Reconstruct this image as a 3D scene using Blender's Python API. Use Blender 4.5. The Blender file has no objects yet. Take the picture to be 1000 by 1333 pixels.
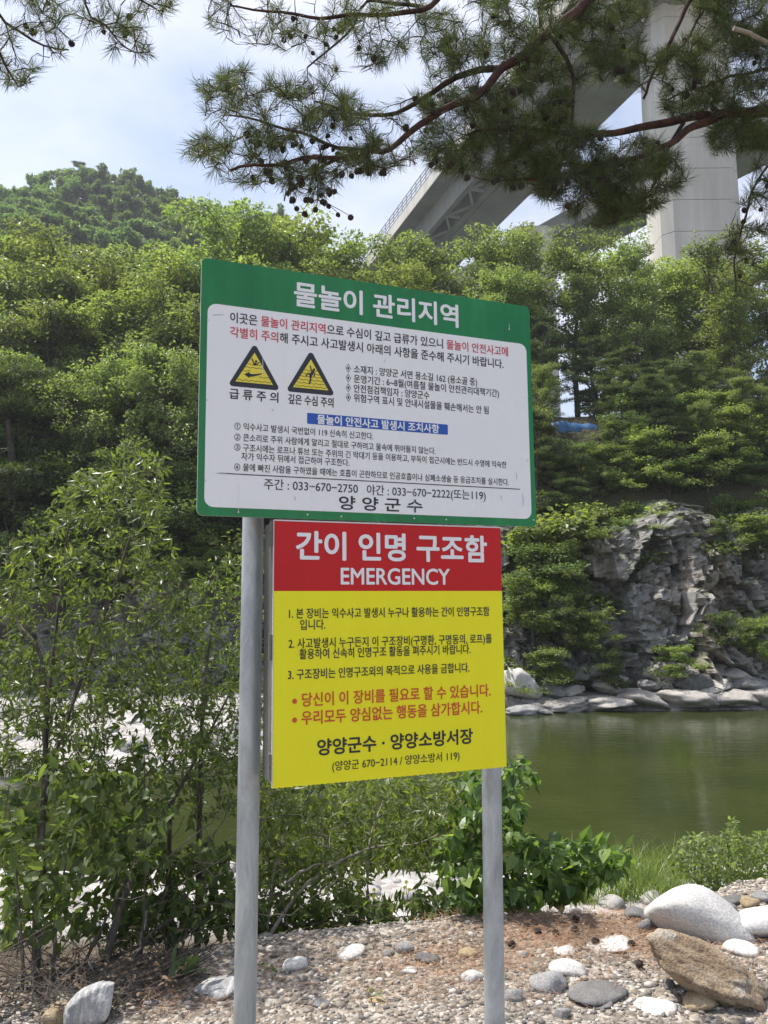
import bpy, bmesh, math, random
import numpy as np
from mathutils import Matrix, Vector, noise

# ------------------------------------------------------------------ camera, sky, sun, exposure
scene = bpy.context.scene
COL = scene.collection
F_PX, PITCH, ROLL, CAM_Z = 1040.0, 0.1204, 0.0092, 1.45
cam_data = bpy.data.cameras.new('camera')
cam = bpy.data.objects.new('camera', cam_data); COL.objects.link(cam)
cam_data.sensor_fit = 'VERTICAL'; cam_data.sensor_height = 36.0
cam_data.lens = 36.0 * F_PX / 1333.0
cam_data.clip_start = 0.05; cam_data.clip_end = 3000
cam.matrix_world = (Matrix.Translation((0, 0, CAM_Z)) @ Matrix.Rotation(math.pi / 2 + PITCH, 4, 'X')
                    @ Matrix.Rotation(-ROLL, 4, 'Z'))
scene.camera = cam

SUN = Vector((-0.38, 0.24, 0.89)).normalized()
SUN_EL = math.asin(SUN.z); SUN_AZ = math.atan2(SUN.x, SUN.y)
world = bpy.data.worlds.new('World'); scene.world = world; world.use_nodes = True
wn = world.node_tree.nodes; wl = world.node_tree.links
bg = wn['Background']; bg.inputs['Strength'].default_value = 0.1
sky = wn.new('ShaderNodeTexSky'); sky.sky_type = 'NISHITA'; sky.sun_disc = False
sky.sun_elevation = SUN_EL; sky.sun_rotation = SUN_AZ
sky.air_density = 1.0; sky.dust_density = 2.0; sky.ozone_density = 1.5
wtc = wn.new('ShaderNodeTexCoord')
wmap = wn.new('ShaderNodeMapping'); wmap.inputs['Scale'].default_value = (1.3, 1.3, 2.6)
wmap.inputs['Location'].default_value = (0.35, 0.1, 0.6)
wnoise = wn.new('ShaderNodeTexNoise'); wnoise.inputs['Scale'].default_value = 1.7
wnoise.inputs['Detail'].default_value = 7; wnoise.inputs['Roughness'].default_value = 0.55
wramp = wn.new('ShaderNodeValToRGB')
wramp.color_ramp.elements[0].position = 0.42; wramp.color_ramp.elements[0].color = (0.12, 0.12, 0.12, 1)
wramp.color_ramp.elements[1].position = 0.68; wramp.color_ramp.elements[1].color = (1, 1, 1, 1)
wmix = wn.new('ShaderNodeMix'); wmix.data_type = 'RGBA'
wmix.inputs['B'].default_value = (5.6, 5.75, 6.5, 1)
wl.new(wtc.outputs['Generated'], wmap.inputs['Vector']); wl.new(wmap.outputs['Vector'], wnoise.inputs['Vector'])
wl.new(wnoise.outputs['Fac'], wramp.inputs['Fac']); wl.new(wramp.outputs['Color'], wmix.inputs['Factor'])
wl.new(sky.outputs['Color'], wmix.inputs['A']); wl.new(wmix.outputs['Result'], bg.inputs['Color'])

sun_data = bpy.data.lights.new('sun', 'SUN'); sun_data.energy = 3.4; sun_data.angle = math.radians(0.6)
sun_data.color = (1.0, 0.95, 0.87)
sun = bpy.data.objects.new('sun', sun_data); COL.objects.link(sun)
sun.rotation_euler = (-SUN).to_track_quat('-Z', 'Y').to_euler(); sun.location = (-5, 5, 30)
vs = scene.view_settings
scene.display_settings.display_device = 'sRGB'
vs.view_transform = 'Standard'; vs.look = 'None'; vs.exposure = 0.92; vs.gamma = 1.0; vs.use_curve_mapping = False
scene.cycles.max_bounces = 7; scene.cycles.transparent_max_bounces = 6
scene.cycles.diffuse_bounces = 3; scene.cycles.glossy_bounces = 3; scene.cycles.transmission_bounces = 4
scene.cycles.caustics_reflective = False; scene.cycles.caustics_refractive = False

# ------------------------------------------------------------------ helpers
rng = np.random.default_rng(7)
CP, SP = math.cos(PITCH), math.sin(PITCH)
CR, SR = math.cos(ROLL), math.sin(ROLL)

def ray(px, py):
    a = px - 500.0; b = 666.5 - py
    u = (a * CR + b * SR) / F_PX; v = (-a * SR + b * CR) / F_PX
    return np.array([u, CP - v * SP, SP + v * CP])

def P(px, py, y):
    """The point at distance y from the viewpoint that the photograph shows at px, py."""
    d = ray(px, py)
    return d * (y / d[1]) + np.array([0, 0, CAM_Z])

def tag(o, label=None, cat=None, group=None, kind=None):
    if label: o['label'] = label
    if cat: o['category'] = cat
    if group: o['group'] = group
    if kind: o['kind'] = kind
    return o

def empty(name, loc=(0, 0, 0), rz=0.0):
    o = bpy.data.objects.new(name, None); COL.objects.link(o)
    o.location = loc; o.rotation_euler = (0, 0, rz); o.empty_display_size = 0.2
    return o

class MB:
    """Collects faces, then builds ONE mesh object."""
    def __init__(self):
        self.v = []; self.l = []; self.c = []; self.m = []; self.n = 0
    def add(self, verts, faces, mat=0):
        verts = np.asarray(verts, dtype=np.float32).reshape(-1, 3)
        if isinstance(faces, np.ndarray):
            self.l.append((faces + self.n).ravel()); self.c.append(np.full(len(faces), faces.shape[1]))
            self.m.append(np.full(len(faces), mat))
        else:
            for f in faces:
                self.l.append(np.asarray(f) + self.n)
            self.c.append(np.array([len(f) for f in faces])); self.m.append(np.full(len(faces), mat))
        self.v.append(verts); self.n += len(verts)
        return self
    def box(self, x0, x1, y0, y1, z0, z1, mat=0):
        v = [(x, y, z) for x in (x0, x1) for y in (y0, y1) for z in (z0, z1)]
        f = np.array([(0, 1, 3, 2), (4, 6, 7, 5), (0, 4, 5, 1), (2, 3, 7, 6), (0, 2, 6, 4), (1, 5, 7, 3)])
        return self.add(v, f, mat)
    def beam(self, a, b, w, h, mat=0):
        """A rectangular bar from a to b, w wide and h high."""
        a = np.asarray(a, float); b = np.asarray(b, float); d = (b - a) / np.linalg.norm(b - a)
        s = np.cross(d, (0, 0, 1.0)); n = np.linalg.norm(s)
        s = np.array([1.0, 0, 0]) if n < 1e-4 else s / n
        u = np.cross(s, d)
        v = [p + sx * s * w / 2 + sz * u * h / 2 for p in (a, b) for sx, sz in ((-1, -1), (1, -1), (1, 1), (-1, 1))]
        f = np.array([(0, 1, 2, 3), (7, 6, 5, 4), (0, 4, 5, 1), (1, 5, 6, 2), (2, 6, 7, 3), (3, 7, 4, 0)])
        return self.add(v, f, mat)
    def tube(self, pts, rad, sides=6, mat=0, cap=True):
        pts = np.asarray(pts, float); n = len(pts)
        rad = np.broadcast_to(np.asarray(rad, float), (n,))
        t = np.gradient(pts, axis=0); t /= (np.linalg.norm(t, axis=1, keepdims=True) + 1e-9)
        ref = np.array([0, 0, 1.0]) if abs(t[:, 2]).mean() < 0.8 else np.array([1.0, 0, 0])
        a = np.cross(t, ref); a /= (np.linalg.norm(a, axis=1, keepdims=True) + 1e-9)
        b = np.cross(t, a)
        ang = np.arange(sides) * 2 * np.pi / sides
        ring = a[:, None] * np.cos(ang)[None, :, None] + b[:, None] * np.sin(ang)[None, :, None]
        v = (pts[:, None] + ring * rad[:, None, None]).reshape(-1, 3)
        i = np.arange(n - 1)[:, None] * sides; j = np.arange(sides)[None]; k = (j + 1) % sides
        f = np.stack([i + j, i + sides + j, i + sides + k, i + k], -1).reshape(-1, 4)
        self.add(v, f, mat)
        if cap:
            base = self.n - len(v)
            for st in (0, (n - 1) * sides):
                self.l.append(base + st + (np.arange(sides) if st else np.arange(sides)[::-1]))
                self.c.append(np.array([sides])); self.m.append(np.array([mat]))
        return self
    def mesh(self, name, mats, smooth=False):
        me = bpy.data.meshes.new(name)
        v = np.concatenate(self.v).astype(np.float32); l = np.concatenate(self.l).astype(np.int32)
        c = np.concatenate(self.c).astype(np.int32); m = np.concatenate(self.m).astype(np.int32)
        me.vertices.add(len(v)); me.vertices.foreach_set('co', v.ravel())
        me.loops.add(len(l)); me.loops.foreach_set('vertex_index', l)
        me.polygons.add(len(c))
        me.polygons.foreach_set('loop_start', np.concatenate([[0], np.cumsum(c)[:-1]]).astype(np.int32))
        me.polygons.foreach_set('loop_total', c)
        for mm in (mats if isinstance(mats, (list, tuple)) else [mats]): me.materials.append(mm)
        me.polygons.foreach_set('material_index', m)
        me.polygons.foreach_set('use_smooth', np.full(len(c), smooth))
        me.update(calc_edges=True); me.validate()
        return me
    def build(self, name, mats, parent=None, smooth=False):
        o = bpy.data.objects.new(name, self.mesh(name, mats, smooth)); COL.objects.link(o)
        if parent: o.parent = parent
        return o

def copy_tree(o, parent=None):
    c = o.copy(); COL.objects.link(c); c.parent = parent
    for ch in list(o.children): copy_tree(ch, c)
    return c

def unit(a): return a / (np.linalg.norm(a, axis=-1, keepdims=True) + 1e-9)

def smooth(t):
    t = np.clip(t, 0, 1); return t * t * (3 - 2 * t)

def fbm(x, y, s=1.0, seed=0.0):
    """Cheap smooth noise for arrays, about -1..1."""
    r = 0; a = 1.0; f = s; tot = 0
    for k in range(4):
        th = 0.7 + 1.9 * k + seed
        u = x * math.cos(th) - y * math.sin(th); w = x * math.sin(th) + y * math.cos(th)
        r = r + a * np.sin(u * f + 1.3 * k + seed) * np.cos(w * f * 1.13 + 2.1 * k - seed + 0.8 * np.sin(u * f * 0.6))
        tot += a; a *= 0.55; f *= 2.03
    return r / tot

# ------------------------------------------------------------------ materials
def new_mat(name):
    m = bpy.data.materials.new(name); m.use_nodes = True
    return m, m.node_tree.nodes, m.node_tree.links, m.node_tree.nodes['Principled BSDF']

def ramp(n, stops):
    r = n.new('ShaderNodeValToRGB'); e = r.color_ramp.elements
    while len(e) < len(stops): e.new(0.5)
    for k, (p, c) in enumerate(stops):
        e[k].position = p; e[k].color = (*c, 1)
    return r

def noise_node(n, l, scale, detail=5, rough=0.6, coord='Object', vscale=None, dist=0.0):
    tc = n.new('ShaderNodeTexCoord'); t = n.new('ShaderNodeTexNoise')
    t.inputs['Scale'].default_value = scale; t.inputs['Detail'].default_value = detail
    t.inputs['Roughness'].default_value = rough; t.inputs['Distortion'].default_value = dist
    if vscale:
        mp = n.new('ShaderNodeMapping'); mp.inputs['Scale'].default_value = vscale
        l.new(tc.outputs[coord], mp.inputs['Vector']); l.new(mp.outputs['Vector'], t.inputs['Vector'])
    else:
        l.new(tc.outputs[coord], t.inputs['Vector'])
    return t

def bump(n, l, src, bsdf, strength=0.4, dist=0.02):
    b = n.new('ShaderNodeBump'); b.inputs['Strength'].default_value = strength; b.inputs['Distance'].default_value = dist
    l.new(src, b.inputs['Height']); l.new(b.outputs['Normal'], bsdf.inputs['Normal']); return b

def leaf_mat(name, stops, trans=0.35, rough=0.42, tcol=1.5, spec=0.5):
    m, n, l, b = new_mat(name)
    g = n.new('ShaderNodeNewGeometry'); r = ramp(n, stops)
    l.new(g.outputs['Random Per Island'], r.inputs['Fac'])
    oi = n.new('ShaderNodeObjectInfo'); hs = n.new('ShaderNodeHueSaturation'); hs.inputs['Saturation'].default_value = 0.88
    mr = n.new('ShaderNodeMapRange'); mr.inputs['To Min'].default_value = 0.8; mr.inputs['To Max'].default_value = 1.2
    l.new(oi.outputs['Random'], mr.inputs['Value']); l.new(mr.outputs['Result'], hs.inputs['Value'])
    mh = n.new('ShaderNodeMapRange'); mh.inputs['To Min'].default_value = 0.485; mh.inputs['To Max'].default_value = 0.51
    l.new(oi.outputs['Random'], mh.inputs['Value']); l.new(mh.outputs['Result'], hs.inputs['Hue'])
    l.new(r.outputs['Color'], hs.inputs['Color'])
    b.inputs['Roughness'].default_value = rough; b.inputs['Specular IOR Level'].default_value = spec
    l.new(hs.outputs['Color'], b.inputs['Base Color'])
    t = n.new('ShaderNodeBsdfTranslucent'); mc = n.new('ShaderNodeMix'); mc.data_type = 'RGBA'; mc.blend_type = 'MULTIPLY'
    mc.inputs['Factor'].default_value = 1.0; mc.inputs['B'].default_value = (1.14 * tcol, 1.22 * tcol, 0.46 * tcol, 1)
    l.new(hs.outputs['Color'], mc.inputs['A']); l.new(mc.outputs['Result'], t.inputs['Color'])
    mx = n.new('ShaderNodeMixShader'); mx.inputs['Fac'].default_value = trans
    l.new(b.outputs['BSDF'], mx.inputs[1]); l.new(t.outputs['BSDF'], mx.inputs[2])
    l.new(mx.outputs['Shader'], n['Material Output'].inputs['Surface'])
    return m

def bark_mat(name, c1, c2, c3, scale=6.0, vs_=(1, 1, 0.25)):
    m, n, l, b = new_mat(name)
    t = noise_node(n, l, scale, 8, 0.65, vscale=vs_); r = ramp(n, [(0.3, c1), (0.5, c2), (0.7, c3)])
    l.new(t.outputs['Fac'], r.inputs['Fac']); l.new(r.outputs['Color'], b.inputs['Base Color'])
    b.inputs['Roughness'].default_value = 0.9
    bump(n, l, t.outputs['Fac'], b, 0.8, 0.02)
    return m

def rock_mat(name, stops, scale=3.0, bstr=0.5, speck=0.25, vscale=None, crack=0.0):
    m, n, l, b = new_mat(name)
    t = noise_node(n, l, scale, 10, 0.68, vscale=vscale, dist=0.6); r = ramp(n, stops)
    l.new(t.outputs['Fac'], r.inputs['Fac'])
    t2 = noise_node(n, l, scale * 22, 3, 0.6); r2 = ramp(n, [(0.35, (1 - speck,) * 3), (0.6, (1.08,) * 3)])
    l.new(t2.outputs['Fac'], r2.inputs['Fac'])
    mx = n.new('ShaderNodeMix'); mx.data_type = 'RGBA'; mx.blend_type = 'MULTIPLY'; mx.inputs['Factor'].default_value = 1
    l.new(r.outputs['Color'], mx.inputs['A']); l.new(r2.outputs['Color'], mx.inputs['B'])
    oi = n.new('ShaderNodeObjectInfo'); hs = n.new('ShaderNodeHueSaturation'); mr = n.new('ShaderNodeMapRange')
    mr.inputs['To Min'].default_value = 0.78; mr.inputs['To Max'].default_value = 1.18
    l.new(oi.outputs['Random'], mr.inputs['Value']); l.new(mr.outputs['Result'], hs.inputs['Value'])
    l.new(mx.outputs['Result'], hs.inputs['Color'])
    l.new(hs.outputs['Color'], b.inputs['Base Color']); b.inputs['Roughness'].default_value = 0.85
    ad = n.new('ShaderNodeMath'); ad.operation = 'MULTIPLY_ADD'; ad.inputs[1].default_value = 0.25
    l.new(t2.outputs['Fac'], ad.inputs[0]); l.new(t.outputs['Fac'], ad.inputs[2])
    bump(n, l, ad.outputs['Value'], b, bstr, 0.06 / scale * 3)
    return m

def plain_mat(name, col, rough=0.5, metal=0.0, spec=0.5, nscale=None, namp=0.15, bstr=0.0, vscale=None):
    m, n, l, b = new_mat(name)
    b.inputs['Roughness'].default_value = rough; b.inputs['Metallic'].default_value = metal
    b.inputs['Specular IOR Level'].default_value = spec
    if nscale:
        t = noise_node(n, l, nscale, 6, 0.6, vscale=vscale)
        r = ramp(n, [(0.3, tuple(c * (1 - namp) for c in col)), (0.7, tuple(min(1, c * (1 + namp)) for c in col))])
        l.new(t.outputs['Fac'], r.inputs['Fac']); l.new(r.outputs['Color'], b.inputs['Base Color'])
        if bstr: bump(n, l, t.outputs['Fac'], b, bstr, 0.01)
    else:
        b.inputs['Base Color'].default_value = (*col, 1)
    return m

def sign_mat(name, col, rough=0.28, dirt=0.10, spec=0.4):
    """Printed sheet: slight fading, faint vertical drip streaks and specks."""
    m, n, l, b = new_mat(name)
    a = noise_node(n, l, 3.0, 5, 0.6); b.inputs['Specular IOR Level'].default_value = spec
    s = noise_node(n, l, 9.0, 5, 0.7, vscale=(1.6, 1, 0.16))
    k = n.new('ShaderNodeMath'); k.operation = 'MULTIPLY'
    l.new(a.outputs['Fac'], k.inputs[0]); l.new(s.outputs['Fac'], k.inputs[1])
    r = ramp(n, [(0.12, tuple(c * (1 - dirt) for c in col)), (0.3, col), (0.48, tuple(min(1, c * (1 + dirt * .6) + dirt * .06) for c in col))])
    l.new(k.outputs['Value'], r.inputs['Fac']); l.new(r.outputs['Color'], b.inputs['Base Color'])
    rr = n.new('ShaderNodeMapRange'); rr.inputs['To Min'].default_value = rough * 0.8; rr.inputs['To Max'].default_value = rough * 1.4
    l.new(a.outputs['Fac'], rr.inputs['Value']); l.new(rr.outputs['Result'], b.inputs['Roughness'])
    bump(n, l, noise_node(n, l, 1.6, 2, 0.5).outputs['Fac'], b, 0.05, 0.05)
    return m

M = {}
M['galv'] = None
def galv():
    m, n, l, b = new_mat('galvanised_steel')
    t = noise_node(n, l, 13, 9, 0.75, vscale=(1, 1, 0.3), dist=0.6); r = ramp(n, [(0.32, (0.30, 0.33, 0.35)), (0.5, (0.47, 0.50, 0.52)), (0.72, (0.68, 0.71, 0.72))])
    l.new(t.outputs['Fac'], r.inputs['Fac']); l.new(r.outputs['Color'], b.inputs['Base Color'])
    b.inputs['Metallic'].default_value = 0.55
    rr = n.new('ShaderNodeMapRange'); rr.inputs['To Min'].default_value = 0.38; rr.inputs['To Max'].default_value = 0.62
    l.new(t.outputs['Fac'], rr.inputs['Value']); l.new(rr.outputs['Result'], b.inputs['Roughness'])
    bump(n, l, noise_node(n, l, 40, 4, 0.6).outputs['Fac'], b, 0.06, 0.004)
    return m
M['galv'] = galv()
M['alu'] = plain_mat('dull_aluminium', (0.17, 0.165, 0.15), 0.55, 0.5, nscale=18, namp=0.45, bstr=0.1, vscale=(1, 1, 0.2))
M['edge'] = plain_mat('bare_sheet_edge', (0.62, 0.63, 0.62), 0.5, 0.2)
M['dark'] = plain_mat('dark_gap', (0.03, 0.03, 0.03), 0.8)
M['green'] = sign_mat('sign_green', (0.014, 0.215, 0.062), 0.2, 0.3)
M['white'] = sign_mat('sign_white', (0.84, 0.84, 0.85), 0.24, 0.025)
M['red'] = sign_mat('sign_red', (0.56, 0.016, 0.020), 0.32, 0.1, 0.25)
M['yellow'] = sign_mat('sign_yellow', (0.88, 0.82, 0.022), 0.45, 0.04, 0.25)
M['ink'] = plain_mat('black_ink', (0.018, 0.018, 0.025), 0.35)
M['inkred'] = plain_mat('red_ink', (0.58, 0.045, 0.08), 0.35)
M['inkorange'] = plain_mat('orange_red_ink', (0.62, 0.07, 0.02), 0.4)
M['inkwhite'] = plain_mat('white_ink', (0.82, 0.82, 0.84), 0.3)
M['blue'] = plain_mat('blue_ink', (0.012, 0.085, 0.42), 0.3)
M['signyellow'] = plain_mat('pictogram_yellow', (0.80, 0.66, 0.05), 0.35)
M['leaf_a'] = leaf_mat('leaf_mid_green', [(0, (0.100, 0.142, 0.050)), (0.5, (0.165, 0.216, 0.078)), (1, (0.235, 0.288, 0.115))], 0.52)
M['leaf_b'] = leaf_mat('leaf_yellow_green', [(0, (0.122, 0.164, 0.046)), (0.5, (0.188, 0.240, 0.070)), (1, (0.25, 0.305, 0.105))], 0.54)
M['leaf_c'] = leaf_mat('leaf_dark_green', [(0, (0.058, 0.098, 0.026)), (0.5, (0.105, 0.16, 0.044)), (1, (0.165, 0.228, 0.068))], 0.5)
M['leaf_w'] = leaf_mat('willow_leaf', [(0, (0.055, 0.092, 0.024)), (0.55, (0.105, 0.16, 0.042)), (0.92, (0.155, 0.22, 0.06)), (1, (0.26, 0.31, 0.05))], 0.46, 0.38)
M['leaf_w2'] = leaf_mat('sunlit_willow_leaf', [(0, (0.075, 0.125, 0.028)), (0.55, (0.14, 0.20, 0.045)), (1, (0.21, 0.275, 0.065))], 0.45, 0.4)
M['leaf_v'] = leaf_mat('broad_vine_leaf', [(0, (0.05, 0.095, 0.02)), (0.5, (0.10, 0.165, 0.035)), (0.9, (0.155, 0.23, 0.05)), (1, (0.24, 0.32, 0.06))], 0.42, 0.4)
M['leaf_h'] = leaf_mat('hill_leaf', [(0, (0.07, 0.125, 0.045)), (0.5, (0.115, 0.185, 0.065)), (1, (0.165, 0.24, 0.09))], 0.42, 0.5)
M['needle'] = leaf_mat('pine_needle', [(0, (0.046, 0.068, 0.026)), (0.6, (0.086, 0.112, 0.043)), (1, (0.13, 0.158, 0.066))], 0.4, 0.45, 1.3)
M['needle_far'] = leaf_mat('far_pine_needle', [(0, (0.045, 0.072, 0.018)), (0.6, (0.08, 0.12, 0.028)), (1, (0.125, 0.165, 0.04))], 0.3, 0.5)
M['needle_dead'] = leaf_mat('dead_pine_needle', [(0, (0.10, 0.06, 0.035)), (1, (0.2, 0.13, 0.075))], 0.25, 0.7)
M['grass'] = leaf_mat('grass_blade', [(0, (0.10, 0.17, 0.035)), (0.7, (0.18, 0.27, 0.06)), (1, (0.27, 0.34, 0.10))], 0.45, 0.45)
M['bark_red'] = bark_mat('red_pine_bark', (0.022, 0.012, 0.010), (0.060, 0.026, 0.018), (0.13, 0.055, 0.036), 16, (1, 1, 1))
M['bark_twig'] = bark_mat('pine_twig_bark', (0.022, 0.016, 0.012), (0.045, 0.032, 0.024), (0.08, 0.055, 0.04), 20, (1, 1, 1))
M['bark_grey'] = bark_mat('grey_brown_bark', (0.04, 0.032, 0.025), (0.085, 0.07, 0.055), (0.15, 0.13, 0.105), 7)
M['bark_dead'] = bark_mat('bleached_dead_wood', (0.14, 0.12, 0.095), (0.26, 0.225, 0.18), (0.38, 0.34, 0.28), 18)
M['cone'] = plain_mat('pine_cone_scale', (0.03, 0.020, 0.014), 0.8, nscale=60, namp=0.4)
M['concrete'] = plain_mat('bridge_concrete', (0.60, 0.58, 0.53), 0.85, nscale=0.16, namp=0.2, bstr=0.05, vscale=(2.5, 2.5, 0.35))
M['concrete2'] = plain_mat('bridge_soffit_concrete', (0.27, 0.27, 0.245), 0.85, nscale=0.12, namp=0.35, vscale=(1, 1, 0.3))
M['steel'] = plain_mat('painted_bridge_steel', (0.40, 0.41, 0.41), 0.6)
M['tarp'] = plain_mat('blue_tarpaulin', (0.035, 0.12, 0.27), 0.5, nscale=2, namp=0.3)
M['rock_pale'] = rock_mat('pale_granite', [(0.25, (0.46, 0.45, 0.43)), (0.5, (0.60, 0.585, 0.56)), (0.75, (0.70, 0.69, 0.66))], 5, 0.35, 0.25)
M['rock_brown'] = rock_mat('rusty_brown_rock', [(0.3, (0.10, 0.08, 0.06)), (0.42, (0.33, 0.23, 0.14)), (0.53, (0.48, 0.37, 0.25)), (0.64, (0.60, 0.56, 0.50))], 4.5, 0.9, 0.35, (1, 1, 2))
M['rock_grey'] = rock_mat('grey_river_rock', [(0.25, (0.15, 0.15, 0.15)), (0.5, (0.28, 0.275, 0.27)), (0.75, (0.42, 0.41, 0.40))], 6, 0.45, 0.3)
M['rock_dark'] = rock_mat('dark_slate_rock', [(0.25, (0.09, 0.09, 0.09)), (0.5, (0.175, 0.17, 0.165)), (0.8, (0.30, 0.29, 0.28))], 7, 0.5, 0.3)
M['rock_stripe'] = rock_mat('banded_grey_rock', [(0.3, (0.17, 0.17, 0.175)), (0.48, (0.36, 0.36, 0.36)), (0.6, (0.55, 0.54, 0.53))], 5, 0.6, 0.2, (5, 1.2, 1.0))
M['rock_tan'] = rock_mat('tan_river_stone', [(0.25, (0.28, 0.20, 0.11)), (0.5, (0.40, 0.31, 0.19)), (0.75, (0.50, 0.42, 0.30))], 6, 0.35, 0.25)
M['rock_bar'] = rock_mat('bleached_river_stone', [(0.25, (0.33, 0.31, 0.29)), (0.5, (0.46, 0.44, 0.42)), (0.75, (0.58, 0.56, 0.54))], 3, 0.4, 0.2)
M['rock_shore'] = rock_mat('weathered_shore_rock', [(0.25, (0.26, 0.235, 0.21)), (0.5, (0.42, 0.39, 0.355)), (0.75, (0.55, 0.52, 0.48))], 1.6, 0.7, 0.25)

def cliff_mat():
    m, n, l, b = new_mat('cliff_rock')
    t = noise_node(n, l, 0.9, 12, 0.75, dist=1.2, vscale=(1, 1, 0.7)); r = ramp(n, [(0.30, (0.12, 0.11, 0.095)), (0.42, (0.28, 0.26, 0.23)), (0.54, (0.42, 0.40, 0.36)), (0.70, (0.57, 0.55, 0.51))])
    l.new(t.outputs['Fac'], r.inputs['Fac'])
    t2 = noise_node(n, l, 0.22, 4, 0.6); r2 = ramp(n, [(0.54, (0.97, 0.99, 1.03)), (0.70, (0.95, 0.78, 0.6))])
    l.new(t2.outputs['Fac'], r2.inputs['Fac'])
    mx = n.new('ShaderNodeMix'); mx.data_type = 'RGBA'; mx.blend_type = 'MULTIPLY'; mx.inputs['Factor'].default_value = 1
    l.new(r.outputs['Color'], mx.inputs['A']); l.new(r2.outputs['Color'], mx.inputs['B'])
    # lichen and moss on ledges
    g = n.new('ShaderNodeNewGeometry'); sx = n.new('ShaderNodeSeparateXYZ'); l.new(g.outputs['Normal'], sx.inputs['Vector'])
    t3 = noise_node(n, l, 1.3, 6, 0.65); ml = n.new('ShaderNodeMath'); ml.operation = 'MULTIPLY'
    l.new(sx.outputs['Z'], ml.inputs[0]); l.new(t3.outputs['Fac'], ml.inputs[1])
    rm = ramp(n, [(0.36, (0, 0, 0)), (0.52, (1, 1, 1))]); l.new(ml.outputs['Value'], rm.inputs['Fac'])
    m2 = n.new('ShaderNodeMix'); m2.data_type = 'RGBA'; m2.inputs['B'].default_value = (0.07, 0.095, 0.03, 1)
    l.new(rm.outputs['Color'], m2.inputs['Factor']); l.new(mx.outputs['Result'], m2.inputs['A'])
    l.new(m2.outputs['Result'], b.inputs['Base Color']); b.inputs['Roughness'].default_value = 0.9
    t4 = noise_node(n, l, 2.2, 10, 0.75, dist=0.5, vscale=(1, 1, 1.7)); bump(n, l, t4.outputs['Fac'], b, 0.9, 0.25)
    return m
M['cliff'] = cliff_mat()

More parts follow.
